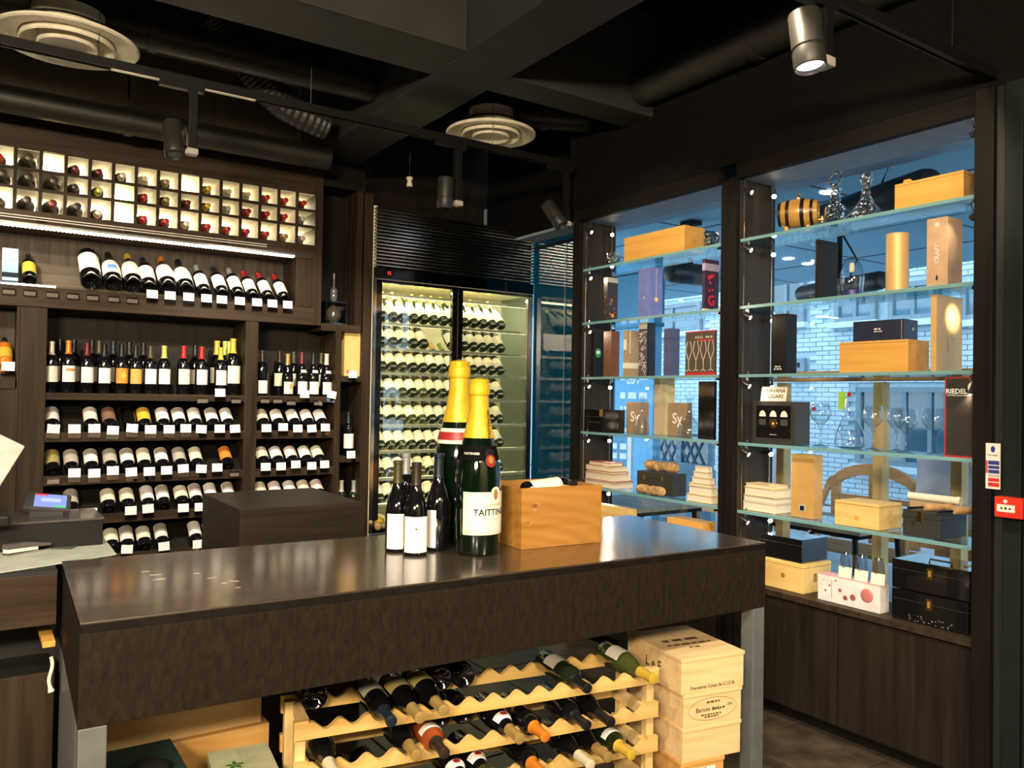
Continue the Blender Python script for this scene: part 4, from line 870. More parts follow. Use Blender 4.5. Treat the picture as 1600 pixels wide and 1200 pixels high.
# papers, stapler, terminal, tilted screen on the counter
shp = [PZ(.967, *q) for q in ((-120, 908), (5, 894), (90, 881), (182, 866), (160, 838), (60, 850), (-120, 868))]
B().prism([(v.x, v.y) for v in shp], 'z', .9655, .968).build('paper_sheet', mat('grey_green_paper', (.50, .54, .46), .6), label='large pale grey-green paper sheet spread over the service counter', cat='paper')
shp = [PZ(.9695, *q) for q in ((80, 858), (120, 838), (148, 830), (160, 838), (110, 858))]
B().prism([(v.x, v.y) for v in shp], 'z', .9685, .9705).build('folded_leaflet', mat('dark_green_leaflet', (.10, .13, .10), .5), label='dark green leaflet lying on the paper sheet', cat='paper')
a_ = PZ(.972, 8, 868); b_ = PZ(.972, 66, 858); st_rz = math.atan2(b_.y-a_.y, b_.x-a_.x); sl = .145
sta = thing('stapler', 'black and cream stapler lying on the pale paper sheet', 'stapler', (a_.x+.0, a_.y, .9687), st_rz)
B().box(0, sl, -.016, .016, 0, .006).build('base', CHROME, sta, bevel=.002); B().prism([(0, .010), (sl*.7, .008), (sl*.7, .018), (0, .022)], 'y', -.012, .012).build('magazine', LAB['ivory'], sta)
B().prism([(-.005, .024), (sl*1.02, .014), (sl*1.02, .022), (sl*.5, .036), (0, .038)], 'y', -.013, .013).build('top_arm', mat('grey_plastic', (.10, .09, .09), .3), sta, bevel=.002)
tp = PZ(1.064, 73, 806); t = thing('card_terminal', 'card payment terminal with a lit blue screen on the raised counter step', 'card terminal', (tp.x, tp.y+.01, 1.0625), R(-4))
tt = B().box(-.072, .072, -.038, .038, 0, .026).build('housing', mat('terminal_plastic', (.05, .05, .055), .35), t, loc=(0, .028, .030), rot=(R(40), R(7), 0), bevel=.007)
B().prism([(-.03, 0), (.055, 0), (.055, .055), (.045, .055)], 'x', -.05, .05).build('stand_wedge', MATS['terminal_plastic'], t)
sc = B().box(-.040, .058, -.028, .030, .0262, .0275).build('screen', emis('terminal_screen', (.34, .42, 1.0), 1.1), tt)
B().box(-.040, .0, .024, .030, .0276, .029).build('red_key', mat('key_red', (.7, .05, .05), .4), sc); B().box(.02, .058, -.028, -.022, .0276, .029).build('green_key', mat('key_green', (.05, .6, .15), .4), sc); B().box(-.02, .04, -.004, .012, .0276, .0285).build('screen_panel', emis('terminal_screen_pale', (.7, .75, 1), 1.0), sc)
mp = PY(3.12, -14, 806)
mo = thing('till_screen', 'white-backed tilted till screen on a black stand at the left edge', 'till', (mp.x-.02, 3.12, 1.0625))
B().box(-.17, .07, -.10, .10, 0, .035).build('stand_base', BLACKCARD, mo, bevel=.008)
B().prism([(-.02, .03), (.02, .03), (.04, .16), (.0, .16)], 'y', -.03, .03).build('stand_neck', BLACKCARD, mo, bevel=.004)
scn = B().box(-.30, .012, -.012, .0, -.09, .11).build('screen_back', mat('cool_white_plastic', (.62, .60, .55), .35), mo, loc=(.05, -.03, .165), rot=(R(-28), R(30), 0), bevel=.006)
B().box(-.30, .014, .0003, .016, -.092, .112).build('screen_bezel', BLACKCARD, scn, bevel=.004)
B().tube([(mp.x-.03, 3.0, 1.16), (mp.x-.005, 2.995, 1.12), (mp.x-.02, 2.99, 1.075), (mp.x-.06, 2.985, 1.066)], .004, 8).build('cable', LAB['grey'], smooth=True, label='grey cable hanging beside the till screen', cat='cable')
# plinth
f0 = PY(3.3, 375, 797); f1 = PY(3.3, 568, 783)
B().box(0, f1.x-f0.x, 0, .62, 0, 1.0).build('dark_plinth', wood('plinth_wood', (.018, .013, .010), (.036, .026, .020), .4, 'x', 5), loc=(f0.x, 3.3, .001), label='dark brown box plinth standing between the table and the bottle wall', cat='plinth', bevel=.004).scale = (1, 1, f0.z/1.0)
# ------------------------------------------------------------------ display windows with glass shelves
XF = 3.23; XG = 3.50
SZ = [2.318, 1.978, 1.633, 1.291, .951]; CT = .60
YR0, YR1, YL0, YL1 = 1.572, 2.745, 2.872, 4.005
ws = thing('window_shelving', 'dark timber window shelving frame with low cupboards along the window wall', 'shelving', (XF, 2.8, 0))
def wy(v): return v-2.8
def wbox(x0, x1, y0, y1, z0, z1, nm, m=EBONY, bev=.002): return B().box(x0-XF, x1-XF, wy(y0), wy(y1), z0, z1).build(nm, m, ws, bevel=bev)
SIDE = wood('side_panel_oak', (.020, .015, .010), (.040, .030, .021), .4, 'z', 5)
wbox(3.2, 3.50, YR1+.006, 2.795, 0, 2.635, 'upright'); wbox(3.225, 3.50, 2.795, YL0-.006, 0, 2.635, 'upright')
wbox(3.2, 3.50, 1.52, YR0-.006, 0, 2.635, 'upright', OAK); wbox(3.2, 3.50, YL1+.006, 4.075, 0, 2.70, 'upright')
for y in (YR1, YL1): wbox(XF, XG, y, y+.0055, CT, 2.62, 'side_panel', SIDE, 0)
for y in (YR0, YL0): wbox(XF, XG, y-.0055, y, CT, 2.62, 'side_panel', SIDE, 0)
for a, b_ in ((YR0, YR1), (YL0, YL1)):
    wbox(3.2, 3.24, a-.006, b_+.006, 2.622, 2.702, 'head_rail', EBONYY); wbox(3.2, XG, a-.006, b_+.006, CT-.028, CT, 'counter_board', OAKX); wbox(3.24, XG, a, b_, 2.6255, 2.64, 'box_top', mat('box_top_grey', (.22, .26, .31), .5), 0)
    m_ = (a+b_)/2
    wbox(3.235, 3.42, a-.006, b_+.006, .06, CT-.03, 'carcass', BLACK, 0); wbox(3.285, 3.42, a, b_, 0, .06, 'toe_kick', EBONYY, 0)
    for ya, yb in ((a+.003, m_-.003), (m_+.003, b_-.003)): wbox(3.212, 3.2345, ya, yb, .075, CT-.036, 'door', wood('cupboard_door', (.011, .008, .006), (.022, .017, .012), .5, 'z', 5), .002)
panes = struct(B().box(XG, XG+.006, YR0-.005, YR1+.005, CT, 2.63), 'window_2', PANE); struct(B().box(XG, XG+.006, YL0-.005, YL1+.005, CT, 2.63), 'window_3', PANE)
BN = {0: 'right', 1: 'left'}
for bi, (a, b_) in enumerate(((YR0, YR1), (YL0, YL1))):
    for si, z in enumerate(SZ):
        s_ = thing('glass_shelf', 'green-edged glass shelf, %s from the top of the %s display window' % (ORD[si], BN[bi]), 'shelf', (XF, a, z), group='glass shelves in the display windows')
        B().box(.004, .255, .002, b_-a-.002, -.014, 0).build('glass_pane', SHELFGLASS, s_)
        B().box(-.001, .0038, .002, b_-a-.002, -.0145, 0.0005).build('polished_edge', SHELFEDGE, s_)
        for x in (.02, .225):
            for y in (.03, b_-a-.03): B().box(x-.008, x+.008, y-.008, y+.008, -.028, -.0148).build('clamp', CHROME, s_)
    for x in (XF+.012, XF+.228):
        for y in (b_-.012,) if bi else (b_-.012, a+.012):
            o = B().tube([(x, y, CT+.001), (x, y, 2.62)], .004, 8).build('shelf_rod', CHROME, label='thin chrome %s rod on the %s side of the %s display window' % ('front' if x < XF+.1 else 'rear', 'far' if y > (a+b_)/2 else 'near', BN[bi]), cat='rod')
# mini spotlights on the rods
LH = mat('mini_lamp_metal', (.10, .095, .09), .3, .8, var=0)
def mini(x, y, z, tgt, power, text, r=.013, ang=62):
    t = thing('mini_spotlight', text, 'spotlight', (x, y, z), group='mini spotlights on the shelf rods')
    d = (Vector(tgt)-Vector((x, y, z))).normalized(); M = d.to_track_quat('-Z', 'Y').to_matrix().to_4x4()
    B().lathe([(0, .035), (r*.8, .034), (r, .028), (r, -.012), (r*.9, -.0125), (r*.85, -.006)], 14, M).build('lamp_head', LH, t, smooth=True)
    B().lathe([(0, -.0085), (r*.86, -.0085)], 14, M).build('lens', LENS, t)
    B().tube([(0, 0, .02), (.0, .012 if y < 1.8 else -.0, .05), (0, .0, .07)], .003, 6).build('stalk', CHROME, t)
    if power: spot('mini_lamp', Vector((x, y, z))+d*.016, tgt, power, ang, .5 if ang > 50 else 1, (1, .80, .55), .012)
for si, z in enumerate(SZ):
    pos = [('right', YR1-.04, YR0), ('left', YL1-.04, YL0)]
    for nm, y, yo in pos:
        mini(XF+.022, y, z-.055, (XF+.12, y-.5, z-.32), 3.2, 'lit mini spotlight on the front rod under the %s shelf of the %s window' % (ORD[si], nm))
        mini(XF+.205, y, z-.06, (XF-.3, y-.6, z-.25), 2.0, 'lit mini spotlight on the rear rod under the %s shelf of the %s window' % (ORD[si], nm))
for nm, y in (('right', YR1-.04), ('left', YL1-.04)):
    mini(XF+.022, y, 2.555, (XF+.12, y-.5, 2.32), 3.0, 'small lit spotlight on the front rod above the top shelf of the %s window' % nm); mini(XF+.205, y, 2.56, (XF-.3, y-.6, 2.3), 2.0, 'small lit spotlight on the rear rod above the top shelf of the %s window' % nm)
for si, (z, w) in enumerate(((2.56, 2), (2.235, .8), (1.905, 9), (1.555, 5))):
    mini(XF+.14 if si == 2 else XF+.015, YR0+.035, z, ((XF+.1, YR0+.5, z-.15), (XF+.1, YR0+.4, z-.2), (3.395, 1.764, 1.862), (XF+.02, YR0+.1, z-.16))[si], w, 'small spotlight on the near side rod of the right window, %s from the top' % ORD[si], ang=(62, 62, 48, 62)[si])

# ------------------------------------------------------------------ boxes and things on the shelves
def pbox(x0, x1, x2, yt, z, xf, name, m, label, cat='box', group=None, bevel=.002, dymax=None, build=True):
    """box standing on a shelf: pixel of its left edge, near corner and right edge, and of its top"""
    c = PX(xf, x1, 620); l = PX(xf, x0, 620); r_ = PY(c.y, x2, 620); top = PX(xf, x1, yt)
    dy = max(.015, l.y-c.y); dx = max(.015, r_.x-xf); h = top.z-z
    dx = min(dx, 3.475-xf)
    if not build: return c, dx, dy, h
    o = B().box(-dx/2, dx/2, -dy/2, dy/2, 0, h).build(name, m, loc=(xf+dx/2, c.y+dy/2, z+.0008), label=label, cat=cat, group=group, bevel=bevel)
    o['dims'] = (dx, dy, h); return o
def D(o): return tuple(o['dims'])
TAN = mat('tan_card', (.50, .33, .20), .55); KRAFT = mat('kraft_card', (.40, .29, .16), .6); BROWNC = mat('brown_card', (.16, .065, .035), .5); NAVY = mat('navy_card', (.018, .022, .050), .4)
BLUEC = mat('blue_card', (.16, .20, .55), .45); BLUE2 = mat('slate_blue_card', (.07, .085, .20), .45); REDEDGE = mat('red_edge', (.45, .02, .03), .4); SILVERP = mat('silver_print', (.62, .60, .58), .35); GLDP = mat('gold_print', (.70, .50, .20), .35)
CRYST = thin_glass('cut_crystal', (.78, .82, .84), 5.0, 1.6, .03, 55)
# --- right window, top shelf
z = SZ[0]
bp = PX(3.33, 1246, 325); by = bp.y
bt = thing('small_cask', 'small gilt-brown wooden cask with black hoops on the top shelf', 'cask', (3.34, by, z+.001), R(28))
CM = Matrix.Translation((0, 0, .098)) @ Matrix.Rotation(R(90), 4, 'X')
prof = [(0, -.082), (.050, -.082), (.050, -.09), (.055, -.09)]+[(.055+.016*math.cos(PI*k/12/1.0-PI/2)*1.0, -.09+.18*k/12) for k in range(13)]+[(.055, .09), (.050, .09), (.050, .082), (0, .082)]
B().lathe(prof, 28, CM).build('staves', wood('cask_oak', (.36, .19, .04), (.52, .30, .08), .3, 'y', 8, coat=.4), bt, smooth=True)
for zz in (-.082, -.045, .022, .062):
    r0 = .055+.016*math.sin(PI*(zz+.09)/.18)+.0012; B().lathe([(r0-.002, zz-.009), (r0, zz-.009), (r0, zz+.009), (r0-.002, zz+.009)], 28, CM).build('hoop', mat('dark_hoop', (.04, .03, .02), .25, .7, var=0), bt, smooth=True)
B().lathe([(.008, .165), (.010, .175), (.006, .185), (.010, .195), (0, .20)], 12).build('bung', BRASS, bt, smooth=True)
for y in (-.05, .05): B().box(-.05, .05, y-.008, y+.008, 0, .03).build('cradle', AMBERW, bt, bevel=.002)
B().tube([(0, -.092, .06), (0, -.115, .06)], .007, 10).tube([(0, -.108, .075), (0, -.108, .045)], .006, 10).build('tap', BRASS, bt, smooth=True)
def glassthing(name, px, pyb, xf, z, prof, label, cat, m=CLEAR, n=36, extra=None, group=None, M=None):
    y = PX(xf, px, pyb).y
    o = B().lathe(prof, n, M).build(name, m, loc=(xf, y, z+.001), smooth=True, label=label, cat=cat, group=group); return o
d1 = glassthing('crystal_decanter', 1305, 330, 3.33, z, [(0, .004), (.045, .002), (.048, .008), (.048, .075), (.044, .09), (.026, .105), (.020, .115), (.026, .122), (.019, .130), (.025, .138), (.018, .146), (.023, .153), (.017, .160), (.026, .170), (.030, .173)], 'cut crystal decanter with a ring stopper on the top shelf', 'decanter', CRYST, 24)
B().tube([(0, .030*math.sin(2*PI*k/20), .222+.030*math.cos(2*PI*k/20)) for k in range(21)], .008, 8, False).lathe([(.012, .165), (.014, .18), (.010, .192), (0, .194)], 14).build('ring_stopper', CRYST, d1, smooth=True)
glassthing('ships_decanter', 1353, 335, 3.34, z, [(0, .004), (.088, .001), (.092, .006), (.085, .020), (.060, .050), (.036, .080), (.024, .105), (.0185, .14), (.0185, .165), (.024, .172), (.020, .178), (.026, .184), (.028, .200), (.024, .215), (.012, .222), (0, .224)], "wide-based crystal ship's decanter on the top shelf", 'decanter', CRYST, 24)
o = pbox(1395, 1503, 1530, 266, z, 3.27, 'wooden_wine_box', AMBERW, 'long amber wooden wine box lying at the near end of the top shelf', bevel=.002)
dx, dy, h = D(o); B().prism([(dy/2-.075, h+.0005), (dy/2-.035, h+.0005), (dy/2-.04, h+.012), (dy/2-.065, h+.012)], 'x', -dx/2+.002, -dx/2+.012).build('lid_grip', AMBERW, o)
B().box(-dx/2-.001, dx/2+.001, -dy/2-.001, dy/2+.001, h-.012, h-.0105).build('lid_seam', mat('seam_dark', (.16, .08, .02), .6), o)
# --- right window, second shelf
z = SZ[1]
o = pbox(1271, 1277, 1307, 374, z, 3.30, 'bottle_tube', BLACKCARD, 'tall matt black bottle tube on the second shelf', bevel=.006)
ov = glassthing('egg_decanter', 1331, 430, 3.33, z, [(0, .004), (.04, .002), (.046, .012), (.050, .05), (.053, .08), (.051, .11), (.044, .14), (.032, .165), (.016, .182), (0, .188)], 'egg-shaped clear glass bottle stand beside the black tube', 'decanter', CLEAR, 28)
B().lathe([(0, .115), (.010, .116), (.012, .13), (.012, .155), (0, .162)], 14).build('cork', LAB['cream'], ov, smooth=True); B().arc([(.0485, .005), (.0495, .03)], -.55, .55, 8).build('blue_label', mat('cobalt_label', (.015, .02, .18), .4), ov, rot=(0, 0, R(-55)))
cyl = B().lathe([(0, 0), (.047, 0), (.047, .004), (.046, .005), (.046, .245), (.047, .246), (.047, .252), (0, .252)], 36).build('gold_tin', GOLDM, loc=(3.32, PX(3.32, 1402, 410).y, z+.001), smooth=True, label='round gold bottle tin on the second shelf', cat='tin')
o = pbox(1446, 1479, 1502, 338, z, 3.27, 'tan_bottle_box', TAN, 'tall tan bottle box lettered CRAFT on the second shelf', bevel=.0015)
dx, dy, h = D(o); face_text(o, 'x', 'CRAFT', .026, .0, h*.48, dx/2, SILVERP, R(90)); face_poly(o, 'x', [(-.005, .03), (.003, .025), (.004, .04), (0, .05)], dx/2, CAP['black'], 'maker_mark'); face_poly(o, 'x', disc(0, h*.9, .01, 10), dx/2, SILVERP, 'top_mark'); B().box(-dx/2-.0006, dx/2+.0006, -dy/2-.0006, dy/2+.0006, h-.02, h-.0195).build('lid_seam', KRAFT, o)
# --- right window, third shelf
z = SZ[2]
o = pbox(1204, 1227, 1244, 490, z, 3.27, 'bottle_box', BLACKCARD, 'tall black bottle box at the far end of the third shelf', bevel=.0015)
dx, dy, h = D(o); dashes(o, 'x', -.02, .02, .036, .007, dx/2, SILVERP); dashes(o, 'x', -.025, .025, .024, .007, dx/2, SILVERP)
o = pbox(1311, 1418, 1451, 530, z, 3.27, 'wooden_wine_box', AMBERW, 'wide amber wooden box under the navy box on the third shelf', bevel=.002)
dx, dy, h = D(o); wb2 = o; B().box(-dx/2-.001, -dx/2, -dy/2+.004, dy/2-.004, h-.010, h-.0085).build('lid_seam', MATS['seam_dark'], o)
c, ndx, ndy, nh = pbox(1331, 1408, 1436, 488, z+h, 3.29, '', None, '', build=False)
o = B().box(-.06, .06, -ndy/2, ndy/2, 0, .090).build('navy_gift_box', NAVY, loc=(3.355, c.y+ndy/2, z+h+.0016), rot=(0, 0, R(4)), label='navy blue gift box lying on the wide amber wooden box', cat='box', bevel=.002)
dashes(o, 'x', -.018, .018, .052, .007, .06, SILVERP); dashes(o, 'x', -.018, .018, .041, .005, .06, SILVERP); face_poly(o, 'x', rect(ndy/2-.012, ndy/2-.011, .005, .085), .06, SILVERP, 'fold_line'); dashes(o, 'y', .01, .035, .05, .012, ndy/2, SILVERP)
o = pbox(1453, 1462, 1518, 460, z, 3.27, 'gold_bottle_box', GOLDM, 'tall gold bottle box glowing under a mini spotlight on the third shelf', bevel=.0015)
dx, dy, h = D(o)
for ch, sz, u, v, r_ in (('GOLD', .020, -.012, h*.36, 90), ('G', .034, .022, h*.46, 0), ('..', .03, .022, h*.56, 0)): face_text(o, 'y', ch, sz, u, v, dy/2, KRAFT, R(r_))
# --- right window, fourth shelf
z = SZ[3]
o = pbox(1176, 1243, 1266, 628, z, 3.27, 'cigar_display_case', CHARC, 'black display case with three watch cushions and a gold dial on the fourth shelf', 'case', bevel=.002)
dx, dy, h = D(o)
face_poly(o, 'x', rect(-dy*.40, dy*.40, h*.14, h*.90), dx/2, BLACKGLOSS, 'window_pane')
for k in range(3):
    u = -dy*.25+dy*.25*k
    face_poly(o, 'x', [(u-.020, h*.64), (u+.020, h*.64)]+[(u+.020*math.cos(a*PI/8), h*.64+.030*math.sin(a*PI/8)) for a in range(1, 8)], dx/2+.0013, LAB['ivory'], 'cushion'); face_poly(o, 'x', rect(u-.020, u+.020, h*.44, h*.58), dx/2+.0013, mat('dark_cushion', (.05, .05, .05), .5), 'watch_strap')
face_poly(o, 'x', disc(.002, h*.48, .022, 22), dx/2+.0026, BRASS, 'gold_dial'); face_poly(o, 'x', disc(.002, h*.48, .006, 12), dx/2+.004, GLDP, 'dial_centre'); dashes(o, 'x', -.02, .02, h*.22, .004, dx/2+.0013, LAB['grey'])
zt = z+h+.001; case = o
so = B().box(-.005, 0, -.075, .075, 0, .072).build('cigar_sign', mat('sign_card', (.60, .54, .42), .6, var=.03), loc=(3.285, o.location.y+.012, zt+.001), rot=(0, R(10), 0), label='cream HAVANA CIGARS sign standing on the black display case', cat='sign')
face_text(so, 'x', 'HAVANA', .027, .012, .050, .005, CAP['black']); face_text(so, 'x', 'CIGARS', .027, .012, .022, .005, CAP['black']); face_poly(so, 'x', [(-.058, .045), (-.048, .043), (-.044, .052), (-.050, .058), (-.058, .054)], .005, CAP['black'], 'leaf_mark')
STICK = mat('red_sticker', (.35, .01, .02), .4)
def wineglass(px, xf, H, rb, rim, label, sticker=False, bowl=.55):
    hb = H*(1-bowl)
    pr = [(0, .003), (.036, .001), (.038, .003), (.012, .009), (.0045, .018), (.0035, hb*.6), (.0045, hb-.008), (.012, hb)]
    for k in range(1, 11):
        t = k/10; r_ = rb*math.sin(min(1, t*1.75)*PI/2) if t < .571 else rb+(rim-rb)*((t-.571)/.429)**1.4
        pr.append((max(.012, r_), hb+(H-hb)*t))
    o = glassthing('wine_glass', px, 680, xf, z, pr, label, 'wine glass', CLEAR, 32, group='glassware on the fourth shelf')
    if sticker:
        s = B().lathe([(0, 0), (.011, 0), (.011, .001), (0, .001)], 14, Matrix.Rotation(R(-90), 4, 'Y')); s.build('red_sticker', STICK, o, loc=(-rim-.001, .010, H-.03))
    return o
wineglass(1282, 3.33, .205, .048, .036, 'large wine glass with a red sticker beside the display case', True)
dec = thing('swan_decanter', 'tall clear decanter with a slanted swan neck on the fourth shelf', 'decanter', (3.33, PX(3.33, 1329, 680).y, z+.001))
n = 28; vs = []; fs = []; rings = [(.048, .001, 0), (.064, .006, 0), (.070, .03, 0), (.066, .06, 0), (.050, .095, .004), (.032, .13, .010), (.022, .165, .013), (.018, .20, .010), (.017, .235, .002), (.019, .265, -.010), (.022, .285, -.018)]
for i, (r_, zz, off) in enumerate(rings):
    for k in range(n):
        a = 2*PI*k/n; vs.append((r_*math.cos(a), off+r_*math.sin(a)+0, zz+(0 if i < 9 else -.25*r_*math.sin(a)*(i-8))))
for i in range(len(rings)-1):
    for k in range(n): fs.append((i*n+k, i*n+(k+1) % n, (i+1)*n+(k+1) % n, (i+1)*n+k))
fs.append(tuple(range(n)))
B().add(vs, fs).build('bowl', CLEAR, dec, smooth=True); s = B().lathe([(0, 0), (.010, 0), (.010, .001), (0, .001)], 14, Matrix.Rotation(R(-90), 4, 'Y')); s.build('red_sticker', STICK, dec, loc=(-.0205, -.005, .245))
wineglass(1364, 3.32, .195, .044, .034, 'narrow wine glass right of the swan decanter'); wineglass(1401, 3.34, .190, .041, .032, 'rear wine glass of the overlapping pair'); wineglass(1415, 3.29, .185, .050, .040, 'broad front wine glass of the overlapping pair'); wineglass(1461, 3.31, .190, .052, .042, 'broad wine glass beside the dark RIEDEL box')
o = pbox(1477, 1526, 1534, 590, z, 3.245, 'glass_gift_box', mat('charcoal_card', (.035, .030, .026), .38), 'tall dark RIEDEL glass box with red edges on the fourth shelf', bevel=.001)
dx, dy, h = D(o)
B().box(-dx/2-.0012, dx/2, -dy/2-.001, dy/2+.001, h-.003, h+.0012).build('red_trim', REDEDGE, o); B().box(-dx/2-.0012, dx/2, -dy/2-.001, dy/2+.001, -.0002, .006).build('red_trim', REDEDGE, o); B().box(-dx/2-.0012, dx/2, dy/2-.003, dy/2+.0012, .006, h-.003).build('red_trim', REDEDGE, o)
face_text(o, 'x', 'RIEDEL', .027, -dy*.14, h*.825, dx/2, mat('white_print', (.8, .8, .78), .5)); face_text(o, 'x', 'THE WINE GLASS COMPANY', .0072, -.008, h*.775, dx/2, MATS['white_print'])
face_poly(o, 'x', disc(dy*.36, h*.875, .016, 18, .022), dx/2, MATS['white_print'], 'glass_emblem'); face_poly(o, 'x', rect(dy*.36-.002, dy*.36+.002, h*.79, h*.85), dx/2, MATS['white_print'], 'glass_emblem'); face_poly(o, 'x', rect(dy*.36-.014, dy*.36+.014, h*.785, h*.795), dx/2, MATS['white_print'], 'glass_emblem')
# --- books
PAGES = mat('book_pages', (.74, .66, .52), .7, scale=200, var=.06)
def book(x, y, z, w, d, h, rz, m, label, group, name='book'):
    o = B().box(-w/2, w/2, -d/2, d/2, 0, .003).box(-w/2, w/2, -d/2, d/2, h-.003, h).box(w/2-.003, w/2, -d/2, d/2, .003, h-.003).build('book', m, loc=(x, y, z), rot=(0, 0, rz), label=label, cat='book', group=group)
    B().box(-w/2+.004, w/2-.0032, -d/2+.004, d/2-.004, .0032, h-.0032).build('pages', PAGES, o); return o
BKC = [mat('cover_%s' % k, c, .5) for k, c in dict(cream=(.72, .64, .48), straw=(.70, .55, .28), rust=(.36, .10, .07), grey=(.45, .42, .37), dark=(.06, .05, .05)).items()]
BKN = ['cream', 'straw', 'rust', 'grey', 'dark']
def bookstack(px0, px1, px2, z, spec, place, xf=3.275, top0=None):
    c = PX(xf, px1, 780); l = PX(xf, px0, 780); r_ = PY(c.y, px2, 780); zz = z+.001; n = len(spec)
    for i, (h, ci, s, sh) in enumerate(spec):
        dy = (l.y-c.y)*s; dx = min((r_.x-xf), 3.475-xf)*s
        book(xf+dx/2+.004*(i % 2)+(1-s)*.03, c.y+dy/2+sh*.01+(l.y-c.y)*(1-s)*.5, zz, dx, dy, h, R(random.uniform(-1.5, 1.5)), BKC[ci], '%s-covered book, %s up in the stack %s' % (BKN[ci], ORD[i], place), 'books stacked in the display windows')
        zz += h+.0004
    return zz
z = SZ[4]
bookstack(1160, 1212, 1238, z, [(.043, 0, 1, 0), (.030, 3, 1, 0), (.042, 1, .94, 0), (.018, 1, .86, .5)], 'at the far end of the right window')
o = pbox(1238, 1273, 1287, 712, z, 3.29, 'gold_bottle_box', mat('gold_card_matt', (.56, .33, .10), .45, .1, var=.06), 'tall gold bottle box beside the book stack on the fifth shelf', bevel=.0015); dx, dy, h = D(o)
face_poly(o, 'x', rect(-.018, .018, .03, .062), dx/2, LAB['grey'], 'price_label'); face_poly(o, 'x', rect(-.011, .011, .035, .057), dx/2+.0013, CAP['slate'], 'printed_square')
o = pbox(1306, 1375, 1411, 790, z, 3.26, 'wooden_wine_box', STRAWW, 'straw-coloured wooden wine box on the fifth shelf of the right window', bevel=.002); dx, dy, h = D(o)
B().box(-dx/2-.001, dx/2+.001, -dy/2-.001, dy/2+.001, h-.012, h-.0105).build('lid_seam', MATS['seam_dark'], o); face_poly(o, 'x', rect(-.008, .012, .03, .05), dx/2, AMBERW, 'stamp'); face_poly(o, 'y', disc(0, .03, .008, 8), dy/2, AMBERW, 'stamp')
o = pbox(1412, 1470, 1512, 803, z, 3.26, 'leather_case', CHARC, 'dark leatherette bottle case with a brass latch on the fifth shelf', 'case', bevel=.003); dx, dy, h = D(o)
face_poly(o, 'x', rect(-.012, .004, h*.62, h*.98), dx/2, BRASS, 'latch', .004); B().box(-dx/2-.001, dx/2+.001, -dy/2-.001, dy/2+.001, h*.72, h*.735).build('lid_seam', BLACK, o)
ct2 = z+h+.002
WOODH = wood('turned_boxwood', (.46, .25, .10), (.60, .36, .17), .35, 'z', 6, coat=.3)
def handle_tool(px, dxo, dyo, ang, text):
    p = PX(3.28, px, 800); M = Matrix.Rotation(R(90), 4, 'X')
    t = thing('corkscrew', text, 'corkscrew', (3.285+dxo, p.y+dyo, ct2+.016), R(ang))
    B().lathe([(0, -.055), (.013, -.055), (.0155, -.045), (.0155, .015), (.011, .022), (.0105, .032), (.0145, .040), (.0145, .056), (.009, .062), (0, .062)][::-1] and [(0, -.055), (.013, -.055), (.0155, -.045), (.0155, .015), (.011, .022), (.0105, .032), (.0145, .040), (.0145, .056), (.009, .062), (0, .062)], 18, M).build('turned_handle', WOODH, t, smooth=True)
    B().tube([(0, -.062, 0), (0, -.13, -.004)], .005, 8).build('steel_shank', CHROME, t, rot=(0, 0, PI)); return t
handle_tool(1465, .03, .02, 62, 'turned wooden corkscrew handle lying on the leatherette case, left of two'); handle_tool(1503, .03, .0, 66, 'turned wooden corkscrew handle lying on the leatherette case, right of two')
p = PX(3.38, 1466, 780); B().tube([(3.37, p.y+.12, ct2+.045), (3.37, p.y-.09, ct2+.045)], .016, 14).tube([(3.37, p.y-.085, ct2+.045), (3.37, p.y-.1, ct2+.045)], .018, 14).build('paper_roll', LAB['cream'], smooth=True, label='cream paper roll lying behind the corkscrew handles', cat='roll')
B().box(-.03, .03, -.13, .11, 0, .0275).build('tool_box', KRAFT, loc=(3.385, p.y, ct2), label='low kraft box under the cream paper roll', cat='box', bevel=.002)
# --- right window, counter
z = CT
o1 = pbox(1196, 1258, 1313, 884, z, 3.26, 'wooden_wine_box', STRAWW, 'knotty straw-coloured wooden box under the black lacquer box on the counter', bevel=.002); dx, dy, h = D(o1)
face_poly(o1, 'x', disc(.0, h*.5, .012, 12), dx/2, MATS['knot_ring'], 'knot', .0006); face_poly(o1, 'y', rect(-.03, -.005, h*.35, h*.65), dy/2, MATS['knot_ring'], 'finger_slot', .0006); B().box(-dx/2-.001, dx/2+.001, -dy/2-.001, dy/2+.001, h-.018, h-.0165).build('lid_seam', MATS['seam_dark'], o1)
c, bdx, bdy, bh = pbox(1190, 1255, 1295, 848, z+h, 3.275, '', None, '', build=False)
o = B().box(-bdx/2, bdx/2, -bdy/2, bdy/2, 0, .11).build('lacquer_box', BLACKGLOSS, loc=(3.275+bdx/2, c.y+bdy/2, z+h+.002), label='glossy black lacquer box on the knotty wooden box at the counter', cat='box', bevel=.003)
B().box(-bdx/2-.001, bdx/2+.001, -bdy/2-.001, bdy/2+.001, .08, .082).build('lid_seam', CHARC, o)
o = pbox(1281, 1378, 1392, 917, z, 3.25, 'glass_set_carton', mat('white_pink_card', (.80, .74, .72), .5), 'white carton printed with red balls holding small glasses on the counter', 'carton', bevel=.001); dx, dy, h = D(o)
PK = mat('pink_card', (.72, .38, .40), .5); B().box(-dx/2-.0005, dx/2+.0005, -dy/2-.0005, dy/2+.0005, h-.002, h+.0008).build('pink_rim', PK, o)
